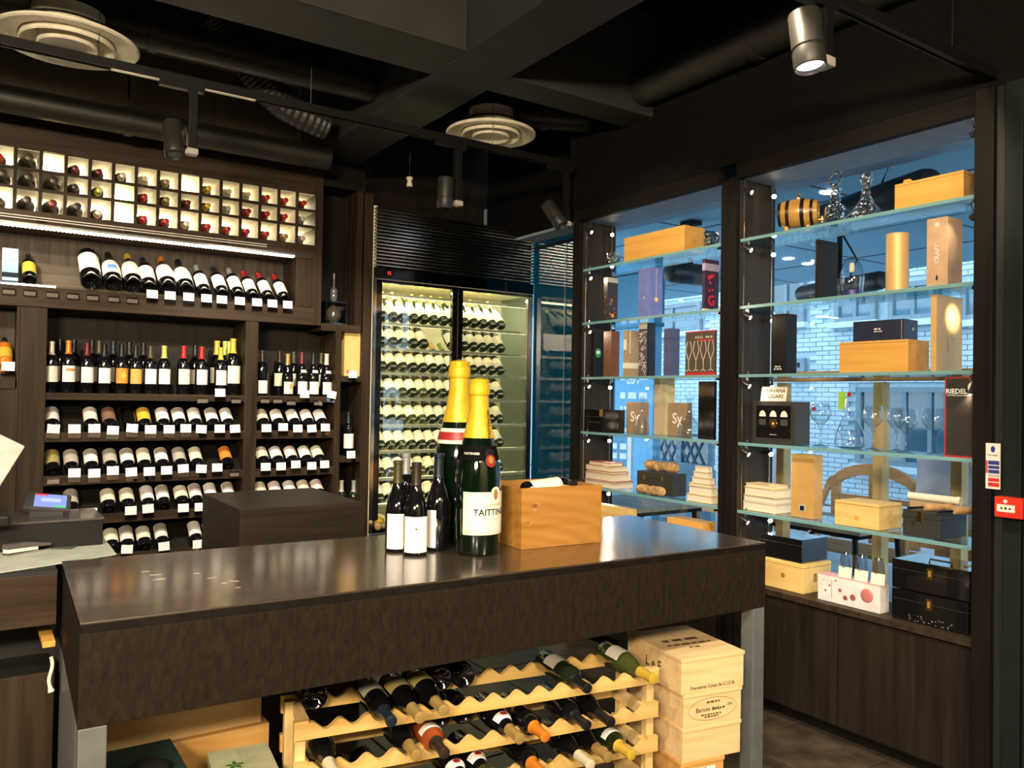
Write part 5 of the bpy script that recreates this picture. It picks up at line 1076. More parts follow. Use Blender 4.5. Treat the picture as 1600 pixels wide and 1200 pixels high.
for u, v, r_, cc in ((dy*.30, h*.55, .030, .55), (dy*.08, h*.36, .014, .3), (-dy*.04, h*.28, .011, .3), (-dy*.13, h*.52, .008, .3), (-dy*.30, h*.62, .006, .4), (-dy*.37, h*.40, .006, .4), (-dy*.40, h*.78, .003, .4), (-dy*.2, h*.85, .005, .4)):
    b = B().lathe([(0, r_*.25)]+[(r_*math.sin(PI*k/12), r_*.25*math.cos(PI*k/12)) for k in range(1, 7)], 18); q = b.build('printed_ball', mat('ball_red_%d' % int(cc*100), (cc, .10*cc/.3, .09*cc/.3), .35), o, smooth=True)
    q.matrix_local = Matrix.Translation(FACE['x'] @ Vector((u, v, dx/2))) @ FACE['x'].to_4x4()
face_poly(o, 'x', rect(-dy*.265, -dy*.262, h*.15, h*.85), dx/2, CAP['slate'], 'printed_line')
cdx, ccy, chh = dx, o.location.y, h
for k, (px, pyt) in enumerate(((1323, 866), (1348, 872), (1374, 876))):
    y = PX(3.29, px, 890).y
    g = B().lathe([(0, .002), (.018, 0), (.021, .004), (.026, .05), (.024, .085), (.018, .11), (.0175, .108), (.0235, .085), (.0255, .05), (.0205, .006), (0, .005)], 20).build('tumbler', CLEAR, loc=(3.285, y, CT+h+.003), smooth=True, label='small stemless glass standing on the red-ball carton, %s from the left' % ORD[k], cat='glass', group='small glasses on the red-ball carton')
    B().box(0, .002, -.030, .030, .0, .048).build('price_card', LAB['cream'], loc=(3.256, y-.012, CT+h+.003), rot=(0, R(8), R(6)), label='small cream card tucked before the stemless glass, %s from the left' % ORD[k], cat='card', group='small cream cards on the carton')
zz = z
for k, (h, nm) in enumerate(((.125, 'lower'), (.120, 'upper'))):
    o = pbox(1396-(k*0), 1519, 1530, 900, z, 3.25, 'lacquer_case', BLACKGLOSS, '%s of the two stacked black lacquer cases with brass latches on the counter' % nm, 'case', bevel=.004)
    dx, dy, _ = D(o); c_ = o.location.copy(); bpy.data.objects.remove(o)
    dx = .22; cy = c_.y
    o = B().box(-dx/2, dx/2, -dy/2+.008, dy/2, 0, h).build('lacquer_case', BLACKGLOSS, loc=(3.25+dx/2, cy, zz+.001), rot=(0, 0, R(1.5*k)), label='%s of the two stacked black lacquer cases with brass latches on the counter' % nm, cat='case', bevel=.004)
    B().box(-dx/2-.001, dx/2+.001, -dy/2+.007, dy/2+.001, h*.68, h*.695).build('lid_seam', CHARC, o)
    face_poly(o, 'x', rect(-.012, .012, h*.50, h*.88), dx/2, BRASS, 'latch', .006); face_poly(o, 'x', rect(-.004, .004, h*.60, h*.80), dx/2+.006, CAP['gold'], 'hasp', .004)
    if k: B().box(-.02, .06, -dy*.32, -dy*.27, h+.0003, h+.0035).build('brass_hinge_plate', BRASS, o); B().tube([(-.06, .03, h+.001), (-.055, .03, h+.012), (-.055, -.06, h+.012), (-.06, -.06, h+.001)], .004, 8).build('carry_handle', CHARC, o)
    else:
        gb = B(); random.seed(5)
        for q in range(26): u, v = random.uniform(-dy*.45, dy*.1), random.uniform(.004, .03); gb.prism([(u-.002, v), (u+.002, v-.001), (u+.002, v+.002)], 'z', 0, .0006)
        gg = gb.build('worn_specks', SILVERP, o, kind='stuff'); gg.matrix_local = Matrix.Translation(FACE['x'] @ Vector((.06, 0, dx/2+.0002))) @ FACE['x'].to_4x4()
    zz += h+.003
# --- left window, top shelf
z = SZ[0]
TUM = [(0, .006), (.036, .002), (.040, .006), (.047, .085), (.044, .085), (.037, .012), (0, .010)]
glassthing('crystal_tumbler', 958, 405, 3.32, z, TUM, 'cut crystal tumbler left of the wooden box on the top shelf', 'glass', CRYST, 14); glassthing('crystal_tumbler', 1112, 370, 3.31, z, TUM, 'cut crystal tumbler right of the wooden box on the top shelf', 'glass', CRYST, 14)
o = pbox(972, 1066, 1098, 352, z, 3.26, 'wooden_wine_box', AMBERW, 'large amber wooden box on the top shelf of the left window', bevel=.002)
# second shelf
z = SZ[1]
o = pbox(941, 947, 963, 433, z, 3.29, 'patterned_bottle_box', mat('black_brown_card', (.030, .020, .017), .45), 'black bottle box with scattered copper squares and a cream band on the second shelf', bevel=.001); dx, dy, h = D(o)
B().box(-dx/2-.0008, dx/2+.0008, -dy/2-.0008, dy/2+.0008, h*.88, h*.99).build('cream_band', LAB['grey'], o)
CPR = mat('copper_print', (.30, .13, .08), .4)
for u, v, s in ((-.008, h*.48, .014), (-.016, h*.40, .010), (.012, h*.30, .008), (.018, h*.22, .006), (0, .04, .013), (-.02, .05, .005)):
    a = random.uniform(0, 1.5); face_poly(o, 'y', [(u+s*math.cos(a+q*PI/2), v+s*math.sin(a+q*PI/2)) for q in range(4)] if v > .06 else disc(u, v, s, 12), dy/2, CPR if v > .06 else LAB['orange'], 'printed_square')
    face_poly(o, 'x', [(u*.5+s*.6*math.cos(a+q*PI/2), v+.02+s*.6*math.sin(a+q*PI/2)) for q in range(4)], dx/2, CPR, 'printed_square')
o = pbox(995, 1013, 1033, 418, z, 3.27, 'blue_bottle_box', BLUEC, 'tall violet-blue bottle box with a hanging gold disc on the second shelf', bevel=.0015); dx, dy, h = D(o)
face_poly(o, 'y', rect(-.0012, .0012, h*.42, h), dy/2, SILVERP, 'ribbon'); face_poly(o, 'y', disc(0, h*.36, .016, 20), dy/2+.0012, GLDP, 'gold_disc'); face_poly(o, 'y', disc(0, h*.36, .007, 14), dy/2+.0024, LAB['cream'], 'disc_emblem'); face_poly(o, 'x', disc(0, h*.40, .006, 6), dx/2, SILVERP, 'crest')
o = pbox(1095, 1099, 1121, 405, z, 3.26, 'red_patterned_box', mat('plum_card', (.05, .025, .06), .35), 'plum bottle box with red circles and a red G on the second shelf', bevel=.001); dx, dy, h = D(o)
B().box(-dx/2-.0008, dx/2+.0008, -dy/2-.0008, dy/2+.0008, h*.78, h*.92).build('lilac_band', mat('lilac_card', (.40, .36, .52), .4), o); B().box(-dx/2-.0008, dx/2+.0008, -dy/2-.0008, dy/2+.0008, 0, .012).build('cream_base', LAB['cream'], o)
RP = mat('bright_red_print', (.75, .03, .04), .35)
for u, v, r_ in ((.0, h*.68, .010), (-.020, h*.65, .012), (.018, h*.70, .005), (-.018, h*.40, .007), (.006, h*.42, .006), (-.012, h*.55, .008)): face_poly(o, 'y', disc(u, v, r_, 14), dy/2, RP, 'printed_circle')
face_text(o, 'y', 'G', .075, -.003, h*.20, dy/2, RP)
# third shelf
z = SZ[2]
o = pbox(921, 926, 941, 520, z, 3.31, 'bottle_box', BLACKCARD, 'black bottle box with a round green emblem on the third shelf', bevel=.0015); dx, dy, h = D(o)
face_poly(o, 'y', disc(0, h*.55, .024, 20, .030), dy/2, mat('emblem_green', (.02, .28, .10), .4), 'green_emblem'); face_poly(o, 'y', rect(-.014, .014, h*.53, h*.60), dy/2+.0013, LAB['cream'], 'emblem_band')
o = pbox(942, 954, 967, 517, z, 3.28, 'bottle_box', BROWNC, 'plain brown bottle box on the third shelf of the left window', bevel=.0015); dx, dy, h = D(o); B().box(-dx/2-.0006, dx/2+.0006, -dy/2-.0006, dy/2+.0006, h*.86, h*.865).build('lid_seam', BLACK, o)
o = pbox(973, 979, 998, 516, z, 3.28, 'bottle_box', KRAFT, 'kraft bottle box with cream paper bands on the third shelf', bevel=.0015); dx, dy, h = D(o)
B().box(-dx/2-.0008, dx/2+.0008, -dy/2-.0008, dy/2+.0008, h*.18, h*.30).build('paper_band', LAB['cream'], o); face_poly(o, 'x', rect(-dy*.4, dy*.3, h*.58, h*.80), dx/2, LAB['cream'], 'paper_label'); face_poly(o, 'y', rect(-dx*.3, -dx*.25, h*.5, h), dy/2, LAB['ivory'], 'string')
o = pbox(997, 1010, 1023, 504, z, 3.27, 'patterned_bottle_box', CAP['black'], 'black bottle box with a white scrollwork front on the third shelf', bevel=.001); dx, dy, h = D(o)
face_poly(o, 'x', rect(-dy*.49, dy*.49, 0, h*.86), dx/2, mat('dark_plum_print', (.10, .07, .08), .5), 'printed_front'); WP = mat('white_scroll', (.75, .72, .76), .5); sb = B(); random.seed(9)
for q in range(34):
    u0, v0 = random.uniform(-dy*.4, dy*.4), random.uniform(.02, h*.82); a0 = random.uniform(0, 6.28); sg_ = random.choice((-1, 1)); pts = []
    for k in range(9): a = a0+sg_*k*.5; rr_ = .014-.0012*k; pts.append((u0+rr_*math.cos(a), v0+rr_*math.sin(a)))
    for (ua, va), (ub, vb) in zip(pts, pts[1:]):
        if max(abs(ua), abs(ub)) > dy*.48 or min(va, vb) < .003 or max(va, vb) > h*.86: continue
        dd = Vector((ub-ua, vb-va)).normalized()*.0014; sb.prism([(ua-dd.y, va+dd.x), (ua+dd.y, va-dd.x), (ub+dd.y, vb-dd.x), (ub-dd.y, vb+dd.x)], 'z', 0, .0004)
so2 = sb.build('scrollwork', WP, o, kind='stuff'); so2.matrix_local = Matrix.Translation(FACE['x'] @ Vector((0, 0, dx/2+.0013))) @ FACE['x'].to_4x4()
face_poly(o, 'x', rect(-dy*.49, dy*.49, h*.88, h), dx/2, LAB['grey'], 'grey_top_band')
o = pbox(1036, 1047, 1061, 513, z, 3.28, 'bottle_box', BLUE2, 'slate blue bottle box on the third shelf of the left window', bevel=.0015); dx, dy, h = D(o); B().box(-dx/2-.0006, dx/2+.0006, -dy/2-.0006, dy/2+.0006, h*.78, h*.79).build('lid_seam', BLACK, o)
o = pbox(1070, 1116, 1119, 516, z, 3.26, 'glass_gift_box', mat('brown_glass_card', (.075, .058, .045), .45), 'brown box printed with four wine glasses and red edges on the third shelf', bevel=.001); dx, dy, h = D(o)
B().box(-dx/2-.001, dx/2, -dy/2-.001, dy/2+.001, h-.006, h+.001).build('red_trim', REDEDGE, o); B().box(-dx/2-.001, dx/2, -dy/2-.001, dy/2+.001, 0, .016).build('red_trim', REDEDGE, o)
face_text(o, 'x', 'RIEDEL', .019, -.005, h*.86, dx/2, LAB['grey']); dashes(o, 'x', .04, dy*.45, h*.86, .010, dx/2, LAB['grey']); dashes(o, 'x', -.02, dy*.45, h*.79, .006, dx/2, RP)
for k in range(4):
    u = -dy*.38+k*dy*.25; b = B()
    def ln(pts, w=.0013):
        for (ua, va), (ub, vb) in zip(pts, pts[1:]):
            dd = Vector((ub-ua, vb-va)).normalized()*w; b.prism([(ua-dd.y, va+dd.x), (ua+dd.y, va-dd.x), (ub+dd.y, vb-dd.x), (ub-dd.y, vb+dd.x)], 'z', 0, .0005)
    v0 = h*.36
    for sgn in (-1, 1): ln([(u+sgn*.003, v0), (u+sgn*.020, v0+.045), (u+sgn*.019, v0+.065), (u+sgn*.010, v0+.10)])
    ln([(u, v0), (u, h*.12)]); ln([(u-.018, h*.10), (u, h*.13), (u+.018, h*.10)])
    q = b.build('printed_glass', LAB['ivory'], o); q.matrix_local = Matrix.Translation(FACE['x'] @ Vector((0, 0, dx/2+.0002))) @ FACE['x'].to_4x4()
# fourth shelf
z = SZ[3]
o = pbox(903, 968, 977, 641, z, 3.26, 'lacquer_case', BLACKGLOSS, 'glossy black lacquer case with a brass latch on the fourth shelf of the left window', 'case', bevel=.003); dx, dy, h = D(o)
face_poly(o, 'x', rect(dy*.05, dy*.11, h*.70, h*1.0), dx/2, BRASS, 'latch', .004); B().box(-dx/2-.001, dx/2+.001, -dy/2-.001, dy/2+.001, h*.66, h*.68).build('lid_seam', CHARC, o); face_poly(o, 'x', rect(-dy*.25, dy*.05, h*.40, h*.44), dx/2, CHARC, 'handle_strip', .003)
SYB = mat('taupe_card', (.30, .21, .13), .5)
for (a, b_, c_, yt), nm in (((979, 1007, 1014, 629), 'left'), ((1044, 1075, 1082, 630), 'right')):
    o = pbox(a, b_, c_, yt, z, 3.36, 'taupe_gift_box', SYB, 'taupe gift box lettered Sy behind the %s clear decanter on the fourth shelf' % nm, bevel=.0015); dx, dy, h = D(o)
    face_text(o, 'x', 'Sy', .085, -.005, h*.52, dx/2, LAB['ivory'])
DECP = [(0, .006), (.05, .002), (.054, .008), (.060, .03), (.058, .055), (.046, .085), (.030, .105), (.018, .120), (.014, .14), (.0135, .20), (.016, .215), (.0205, .222)]
glassthing('wine_decanter', 1003, 660, 3.29, z, [(r_*.78, zz) for r_, zz in DECP], 'slim clear decanter with a long neck before the left taupe box', 'decanter', CLEAR, 30); glassthing('wine_decanter', 1077, 665, 3.28, z, [(r_*1.0, zz) for r_, zz in DECP], 'round-bellied clear decanter before the right taupe box', 'decanter', CLEAR, 30)
o = pbox(1022, 1040, 1058, 592, z, 3.40, 'bottle_box', mat('pale_yellow_card', (.66, .54, .24), .5), 'tall pale yellow bottle box behind the right taupe box on the fourth shelf', bevel=.0015); dx, dy, h = D(o)
face_poly(o, 'x', rect(-dy*.48, dy*.48, .003, h-.003), dx/2, mat('beige_card', (.50, .40, .26), .5), 'beige_face')
o = pbox(1091, 1117, 1120, 596, z, 3.25, 'lacquer_case', BLACKGLOSS, 'tall dark case at the near end of the fourth shelf of the left window', 'case', bevel=.003)
# fifth shelf
z = SZ[4]
bookstack(908, 960, 988, z, [(.030, 0, 1, 0), (.012, 2, 1, 0), (.040, 0, .90, 0), (.016, 2, .84, 0), (.030, 1, .82, 0), (.024, 2, .68, 0)], 'at the far end of the left window', 3.27)
bookstack(1072, 1112, 1122, z, [(.040, 1, 1, 0), (.042, 0, .9, 0), (.018, 1, .86, 0), (.030, 0, .74, 0), (.030, 1, .62, 0), (.030, 0, .56, 0)], 'at the near end of the left window', 3.27)
o = pbox(997, 1053, 1074, 742, z, 3.31, 'leather_case', CHARC, 'dark leatherette case with two brass latches on the fifth shelf of the left window', 'case', bevel=.003); dx, dy, h = D(o); lc = o
for u in (-dy*.28, dy*.22): face_poly(o, 'x', rect(u-.009, u+.009, h*.60, h*.85), dx/2, BRASS, 'latch', .004)
B().box(-dx/2-.001, dx/2+.001, -dy/2-.001, dy/2+.001, h*.72, h*.735).build('lid_seam', BLACK, o)
ROOT = mat('gnarled_vine_wood', (.42, .26, .11), .8, bump=1.0, scale=35, var=.5)
def root_log(x, y, z, L_, r_, text, rz=0):
    random.seed(int(L_*1000)); pts = []; rr_ = []
    for k in range(25): t = k/24; pts.append((random.uniform(-.003, .003), L_*(.5-t), random.uniform(-.003, .003))); rr_.append(r_*(.80+.20*math.sin(PI*min(1, t*8)/2)*1)*(1+random.uniform(-.10, .06))*(.75 if k in (0, 24) else 1))
    B().tube(pts, rr_, 18).build('gnarled_log', ROOT, loc=(x, y, z+r_*1.06), rot=(0, 0, rz), smooth=True, label=text, cat='wood log')
root_log(lc.location.x, lc.location.y, z+h+.002, dy*.86, .030, 'gnarled vine log lying on the leatherette case'); p = PX(3.265, 1016, 762); root_log(3.262, p.y, z+.001, dy*.72, .026, 'gnarled vine log lying before the leatherette case')
# counter of the left window
z = CT
o = pbox(921, 985, 998, 797, z, 3.26, 'wooden_wine_box', STRAWW, 'straw-coloured wooden box on the counter of the left window', bevel=.002)
o = pbox(1045, 1100, 1120, 818, z, 3.26, 'wooden_wine_box', AMBERW, 'amber wooden box on the counter at the near end of the left window', bevel=.002)
# ------------------------------------------------------------------ notice and fire call point right of the windows
pa = PX(3.168, 1541, 692); pb = PX(3.168, 1563, 765)
nt_ = B().box(-.004, 0, pb.y-pa.y, 0, pb.z-pa.z, 0).build('wall_notice', LAB['ivory'], loc=(3.169, pa.y, pa.z), label='tall white notice with blue and red bands above the fire call point', cat='sign')
W_, H_ = pa.y-pb.y, pa.z-pb.z
def npoly(u0, u1, v0, v1, m, nm): face_poly(nt_, 'x', rect(u0*W_, u1*W_, -v1*H_, -v0*H_), .004, m, nm, .0006)
NB, NR = mat('notice_blue', (.03, .04, .25), .5), mat('notice_red', (.55, .03, .03), .5)
for u0, u1, v0, v1, m, nm in ((.18, .95, .38, .47, NB, 'blue_band'), (.18, .95, .49, .56, NB, 'blue_band'), (.18, .95, .58, .66, NB, 'blue_band'), (.02, .14, .38, .66, NR, 'red_square'), (.18, .95, .76, .84, NR, 'red_band'), (.18, .95, .86, .95, NR, 'red_band'), (.18, .95, .68, .74, LAB['grey'], 'grey_band')): npoly(u0, u1, v0, v1, m, nm)
face_poly(nt_, 'x', disc(.5*W_, -.13*H_, W_*.16, 16, H_*.07), .004, NB, 'round_logo', .0006); face_text(nt_, 'x', 'Fire action', W_*.17, .5*W_, -.26*H_, .004, CAP['black'])
pa = PX(3.14, 1556, 775); pb = PX(3.14, 1600, 812); W_, H_ = pa.y-pb.y, pa.z-pb.z
fc = B().box(-.045, 0, -W_, 0, -H_, 0).build('fire_call_point', REDM, loc=(3.173, pa.y, pa.z), label='red fire alarm call point box on the wall', cat='fire alarm', bevel=.004)
face_poly(fc, 'x', rect(W_*.10, W_*.74, -H_*.72, -H_*.36), .045, LAB['ivory'], 'glass_panel'); face_poly(fc, 'x', disc(W_*.40, -H_*.20, W_*.07, 12), .045, PAPER, 'round_mark')
for u, s in ((.24, 1), (.60, -1)): face_poly(fc, 'x', [(W_*(u), -H_*.54+.004), (W_*(u+.10*s), -H_*.54), (W_*u, -H_*.54-.004)][::s], .0463, CAP['black'], 'arrow')
face_poly(fc, 'x', disc(W_*.42, -H_*.54, W_*.045, 10), .0463, CAP['black'], 'black_dot')
# ------------------------------------------------------------------ the terrace and street outside
PAVE = mat('street_paving', (.36, .40, .44), .8, scale=2, var=.15)
struct(B().box(3.75, 40, -22, 34, -.12, -.02), 'pavement', PAVE)
SOFF = mat('soffit_blue_grey', (.20, .42, .56), .6, var=.05, scale=1)
sof = struct(B().box(3.92, 8.2, -1.5, 13, 2.92, 3.05), 'soffit', SOFF)
B().box(3.52, 3.92, -1.5, 13, 2.72, 3.05).build('soffit_beam', mat('soffit_beam_lilac', (.34, .42, .52), .55), sof)
ln = B()
for x in (5.0, 6.1, 7.2): B().box(x-.008, x+.008, -1.5, 13, 2.916, 2.92).build('panel_joint', BLACK, sof)
for y in (.5, 1.9, 3.3, 4.7, 6.1, 7.5, 9): B().box(3.92, 8.2, y-.008, y+.008, 2.917, 2.9205).build('panel_joint', BLACK, sof)
DL = emis('downlight', (1, .97, .9), 5)
for i, (px, py) in enumerate(((1232, 404), (1262, 412), (1295, 300), (980, 453), (1005, 447))):
    p = PZ(2.915, px, py)
    if 4 < p.x < 8.1: o = B().lathe([(0, 0), (.05, 0), (.06, .004), (0, .006)], 20).build('downlight', DL, loc=(p.x, p.y, 2.909), label='round lit downlight in the blue outdoor soffit, %s of them' % ORD[i], cat='light')
def heater(pa, pb, z, label, r_=.07):
    a, b_ = PZ(z, *pa), PZ(z, *pb); t = thing('patio_heater', label, 'heater', ((a.x+b_.x)/2, (a.y+b_.y)/2, z)); c = Vector(((a.x+b_.x)/2, (a.y+b_.y)/2, z)); d = (b_-a).normalized()
    q = [a-c, a-c+d*.01, a-c+d*.05, b_-c-d*.05, b_-c-d*.01, b_-c]
    B().tube(q, [r_*.5, r_*.85, r_, r_, r_*.85, r_*.5], 16).build('heater_body', mat('heater_black', (.012, .014, .016), .4), t, smooth=True)
    B().tube([(0, 0, r_*.9), (0, 0, 2.92-z)], .022, 10).box(-.06, .06, -.06, .06, 2.915-z-.03, 2.9195-z).build('hanger', TRACKM, t)
    B().tube([(d*.12)+Vector((0, 0, r_*.9)), (d*.2)+Vector((0, 0, .2)), Vector((.03, 0, 2.90-z))], .008, 6).build('cable', TRACKM, t); return t
heater((1268, 348), (1458, 285), 2.62, 'big black tubular patio heater hung outside the top of the right window', .085)
heater((1250, 460), (1382, 437), 2.45, 'black tubular patio heater farther out behind the second shelf', .075)
heater((1044, 424), (1112, 432), 2.5, 'black patio heater outside the left window beyond the blue box', .085)
# brick house across the street
XB = 10.5
BW = mat('painted_brick', (.46, .62, .72), .75, var=.08, scale=3); BW2 = mat('painted_brick_pale', (.52, .68, .77), .75, var=.08, scale=3); MORT = mat('mortar', (.36, .50, .60), .9)
h_ = struct(B().box(XB, XB+.3, -8, 26, 0, 7.2), 'wall_street', MORT)
h_['label'] = 'pale painted brick house across the street'
def ypx(px, py=560): return PX(XB, px, py).y
wins = []
def zpx(px, py): return PX(XB, px, py).z
def window(px0, px1, py0, py1, label, dark=(.05, .12, .17), bars=1):
    y1, y0 = ypx(px0), ypx(px1); z1, z0 = zpx((px0+px1)/2, py0), zpx((px0+px1)/2, py1)
    wins.append((y0, y1, z0, z1))
    w = thing('house_window', label, 'window', (XB, (y0+y1)/2, z0)); L_ = y1-y0; H = z1-z0
    b = B().box(-.09, -.024, -L_/2, -L_/2+.07, 0.001, H).box(-.09, -.024, L_/2-.07, L_/2, 0.001, H).box(-.085, -.024, -L_/2+.0701, L_/2-.0701, 0.001, .07).box(-.085, -.024, -L_/2+.0701, L_/2-.0701, H-.07, H-.001)
    b.build('frame', mat('window_frame_slate', (.16, .24, .30), .5), w)
    for k in range(bars): y = -L_/2+L_*(k+1)/(bars+1); B().box(-.08, -.025, y-.025, y+.025, .0702, H-.0702).build('glazing_bar', MATS['window_frame_slate'], w)
    n = bars+1
    for k in range(n): B().box(-.045, -.035, -L_/2+L_*k/n+.02, -L_/2+L_*(k+1)/n-.02, .06, H-.06).build('pane', mat('street_glass_%.2f' % dark[0], dark, .08, coat=1, var=.15, scale=1.5), w)
    B().box(-.16, .05, -L_/2-.06, L_/2+.06, -.08, 0).build('sill', BW2, w); return w
window(1203, 1260, 425, 506, 'slate-framed house window above the street behind the second shelf')
window(1244, 1262, 560, 582, 'small dark low house window behind the black bottle box', (.02, .08, .11), 0)
window(1308, 1372, 458, 503, 'upper house window behind the navy gift box', (.10, .20, .28))
window(1392, 1470, 440, 500, 'upper house window left of the gold bottle box', (.10, .20, .28))
window(1344, 1500, 605, 730, 'wide dark shop window across the street behind the wine glasses', (.05, .13, .19), 3)
window(1012, 1098, 476, 520, 'upper house window outside the left display window', (.10, .20, .28))
window(1505, 1560, 440, 500, 'upper house window at the near end of the street', (.10, .20, .28), 0)
# bricks, each its own piece near the clear stretches, the rest joined
random.seed(21)
def inwin(y, z, m=.05): return any(y0-m-.1 < y < y1+m+.1 and z0-m < z+.035 and z < z1+m for y0, y1, z0, z1 in wins)
bm1 = B().box(-.022, 0, 0, .208, 0, .058).mesh('brick', BW); bm2 = B().box(-.022, 0, 0, .208, 0, .058).mesh('brick', BW2)
rest = B(); nb = 0
ya, yb = ypx(1262), ypx(1312); yc0, yc1 = ypx(1530), ypx(1195); yd0, yd1 = ypx(1120), ypx(1000)
k = 0; zz = .02
while zz < 4.3:
    y = 4.6+(k % 2)*.11
    while y < 12.4:
        if not inwin(y+.1, zz) and (yc0-.3 < y < yc1+.2 or yd0-.2 < y < yd1+.2):
            if yb-.1 < y < ya and nb < 290 and .9 < zz < 3.3: link('brick', random.choice((bm1, bm2)), h_, (XB-random.uniform(0, .004), y, zz)); nb += 1
            else: rest.box(XB-.022, XB, y, y+.208, zz, zz+.058)
        y += .22
    zz += .068; k += 1
rest.build('brickwork', BW, h_, kind='stuff')
# blue painted shopfront and lattice, seen through the left window
bs = thing('blue_shopfront', 'bright blue painted shopfront pillar with white lettering outside the left window', 'shopfront', (6.2, PX(6.2, 978).y, 0))
y0, y1 = PX(6.2, 1021).y-bs.location.y, PX(6.2, 999).y-bs.location.y; y2, y3 = PX(6.2, 955).y-bs.location.y, PX(6.2, 930).y-bs.location.y
CY = mat('sky_blue_paint', (.12, .42, .68), .5); CYD = mat('deep_blue_paint', (.05, .20, .32), .5)
B().box(0, .12, y0, y2-.06, 0, 2.3).build('pillar', CY, bs, bevel=.01); B().box(.02, .1, y2, y3+.3, 0, 2.3).build('door_panel', CY, bs, bevel=.01); B().box(.05, .1, y2-.06, y2, 0, 2.3).build('dark_reveal', CYD, bs); B().box(-.02, .15, y0, y3+.3, 2.3, 2.9).build('fascia', CYD, bs)
WT = mat('white_signwriting', (.8, .85, .9), .5)
c_ = (y0+y2-.06)/2
face_text(bs, 'x', 'EST', .15, -c_, 1.72, 0, WT); dashes(bs, 'x', -c_-.22, -c_+.22, 1.54, .07, 0, WT); dashes(bs, 'x', -c_-.22, -c_+.16, 1.40, .035, 0, WT)
lt = thing('lattice_panel', 'diamond lattice window panel on the street outside the left window', 'lattice', (7.4, PX(7.4, 1060, 700).y, 0))
ly0, ly1 = PX(7.4, 1106, 700).y-lt.location.y, PX(7.4, 1018, 700).y-lt.location.y; lz0, lz1 = PX(7.4, 1060, 722).z, PX(7.4, 1060, 684).z
lz0 = max(.5, lz0); FR = mat('lattice_blue', (.20, .36, .46), .5)
for nm, bb in (('frame_rail', (0, .06, ly0-.05, ly1+.05, lz1, lz1+.06)), ('frame_rail', (0, .06, ly0-.05, ly1+.05, lz0-.06, lz0)), ('frame_stile', (0, .06, ly0-.06, ly0, lz0, lz1)), ('frame_stile', (0, .06, ly1, ly1+.06, lz0, lz1)), ('frame_stile', (0, .06, (ly0+ly1)/2-.04, (ly0+ly1)/2+.04, lz0, lz1)), ('base_panel', (0, .08, ly0-.06, ly1+.06, 0, lz0-.06))): B().box(*bb).build(nm, FR, lt)
B().box(.03, .04, ly0, ly1, lz0, lz1).build('dark_glass', mat('lattice_glass', (.04, .13, .19), .1, coat=1, var=.1), lt)
H = lz1-lz0
for sgn in (1, -1):
    y = ly0-H
    while y < ly1+H:
        a0 = max(ly0, y) if True else 0; ye = y+H*.6
        pa_, pb_ = (y, lz0), (ye, lz1)
        if sgn < 0: pa_, pb_ = (ye, lz0), (y, lz1)
        lo, hi = min(pa_[0], pb_[0]), max(pa_[0], pb_[0])
        if lo >= ly0 and hi <= ly1: B().tube([(.02, pa_[0], pa_[1]), (.02, pb_[0], pb_[1])], .014, 4).build('lattice_bar', FR, lt)
        y += .13
# chalk A-board
bdz = [PZ(0.02, 960, 800)]
ap = PX(5.6, 966, 715); ab = thing('pavement_sign', 'leaning white-framed blue sign board on the pavement outside the left window', 'sign board', (5.6, ap.y, -.02), R(8))
sw = .34; shh = 1.22
for nm, bb in (('frame_rail', (0, .03, -sw/2, sw/2, shh-.06, shh)), ('frame_stile', (0, .03, -sw/2, -sw/2+.05, 0, shh-.06)), ('frame_stile', (0, .03, sw/2-.05, sw/2, 0, shh-.06)), ('frame_rail', (0, .03, -sw/2+.05, sw/2-.05, .12, .18))): B().box(*bb).build(nm, mat('white_frame', (.75, .80, .85), .5), ab)
B().box(.01, .025, -sw/2+.05, sw/2-.05, .18, shh-.06).build('board', mat('board_blue', (.12, .30, .50), .6), ab)
for z, sz in ((1.03, .06), (.93, .06), (.80, .06), (.68, .05)): dashes(ab, 'x', -.10, .10, z, sz, -.0095, WT)
# timber posts and rail of the terrace screen
ts = thing('terrace_screen', 'pale timber terrace screen of tall posts and a top rail outside the windows', 'screen', (4.15, 2.5, -.02))
TS = wood('pale_terrace_timber', (.66, .42, .19), (.84, .58, .28), .55, 'z', 4)
for px in (1205, 1225, 1377, 1500):
    y = PX(4.15, px, 650).y-2.5
    if px == 1205: continue
    B().box(-.035, .035, y-.028, y+.028, 0, 1.635).build('post', TS, ts, bevel=.004)
ya, yb = PX(4.15, 1534).y-2.5, PX(4.15, 1205).y-2.5
B().box(-.05, .05, ya, yb, 1.642, 1.70).build('top_rail', TEAK, ts, bevel=.004)
# ornate teak bench
BX = 5.75; by0, by1 = PX(BX, 1470, 760).y, PX(BX, 1270, 760).y; BL = by1-by0
bn = thing('teak_bench', 'ornate teak garden bench with a high curved back on the terrace', 'bench', (BX, (by0+by1)/2, -.02))
zt = PX(BX, 1370, 722).z; 
def top(t):   # outline of the back rail, t from -1 to 1
    a = abs(t)
    if a < .62: return zt-.20*(1-math.sqrt(max(0, 1-(a/.70)**2)))
    if a < .74: return zt-.20*(1-math.sqrt(1-(.62/.70)**2))-(a-.62)*.25
    return zt-.20*(1-math.sqrt(1-(.62/.70)**2))-.03-.22*math.sin((a-.74)/.26*PI/2)
n = 48; b = B()
for k in range(n):
    t0, t1 = -1+2*k/n, -1+2*(k+1)/n; y_0, y_1 = t0*BL/2, t1*BL/2; a, c_ = top(t0), top(t1); w = .085
    b.add([(0, y_0, a-w), (0, y_1, c_-w), (.045, y_1, c_-w), (.045, y_0, a-w), (0, y_0, a), (0, y_1, c_), (.045, y_1, c_), (.045, y_0, a)], [(0, 3, 2, 1), (4, 5, 6, 7), (0, 1, 5, 4), (3, 7, 6, 2)])
b.build('curved_top_rail', TEAK, bn)
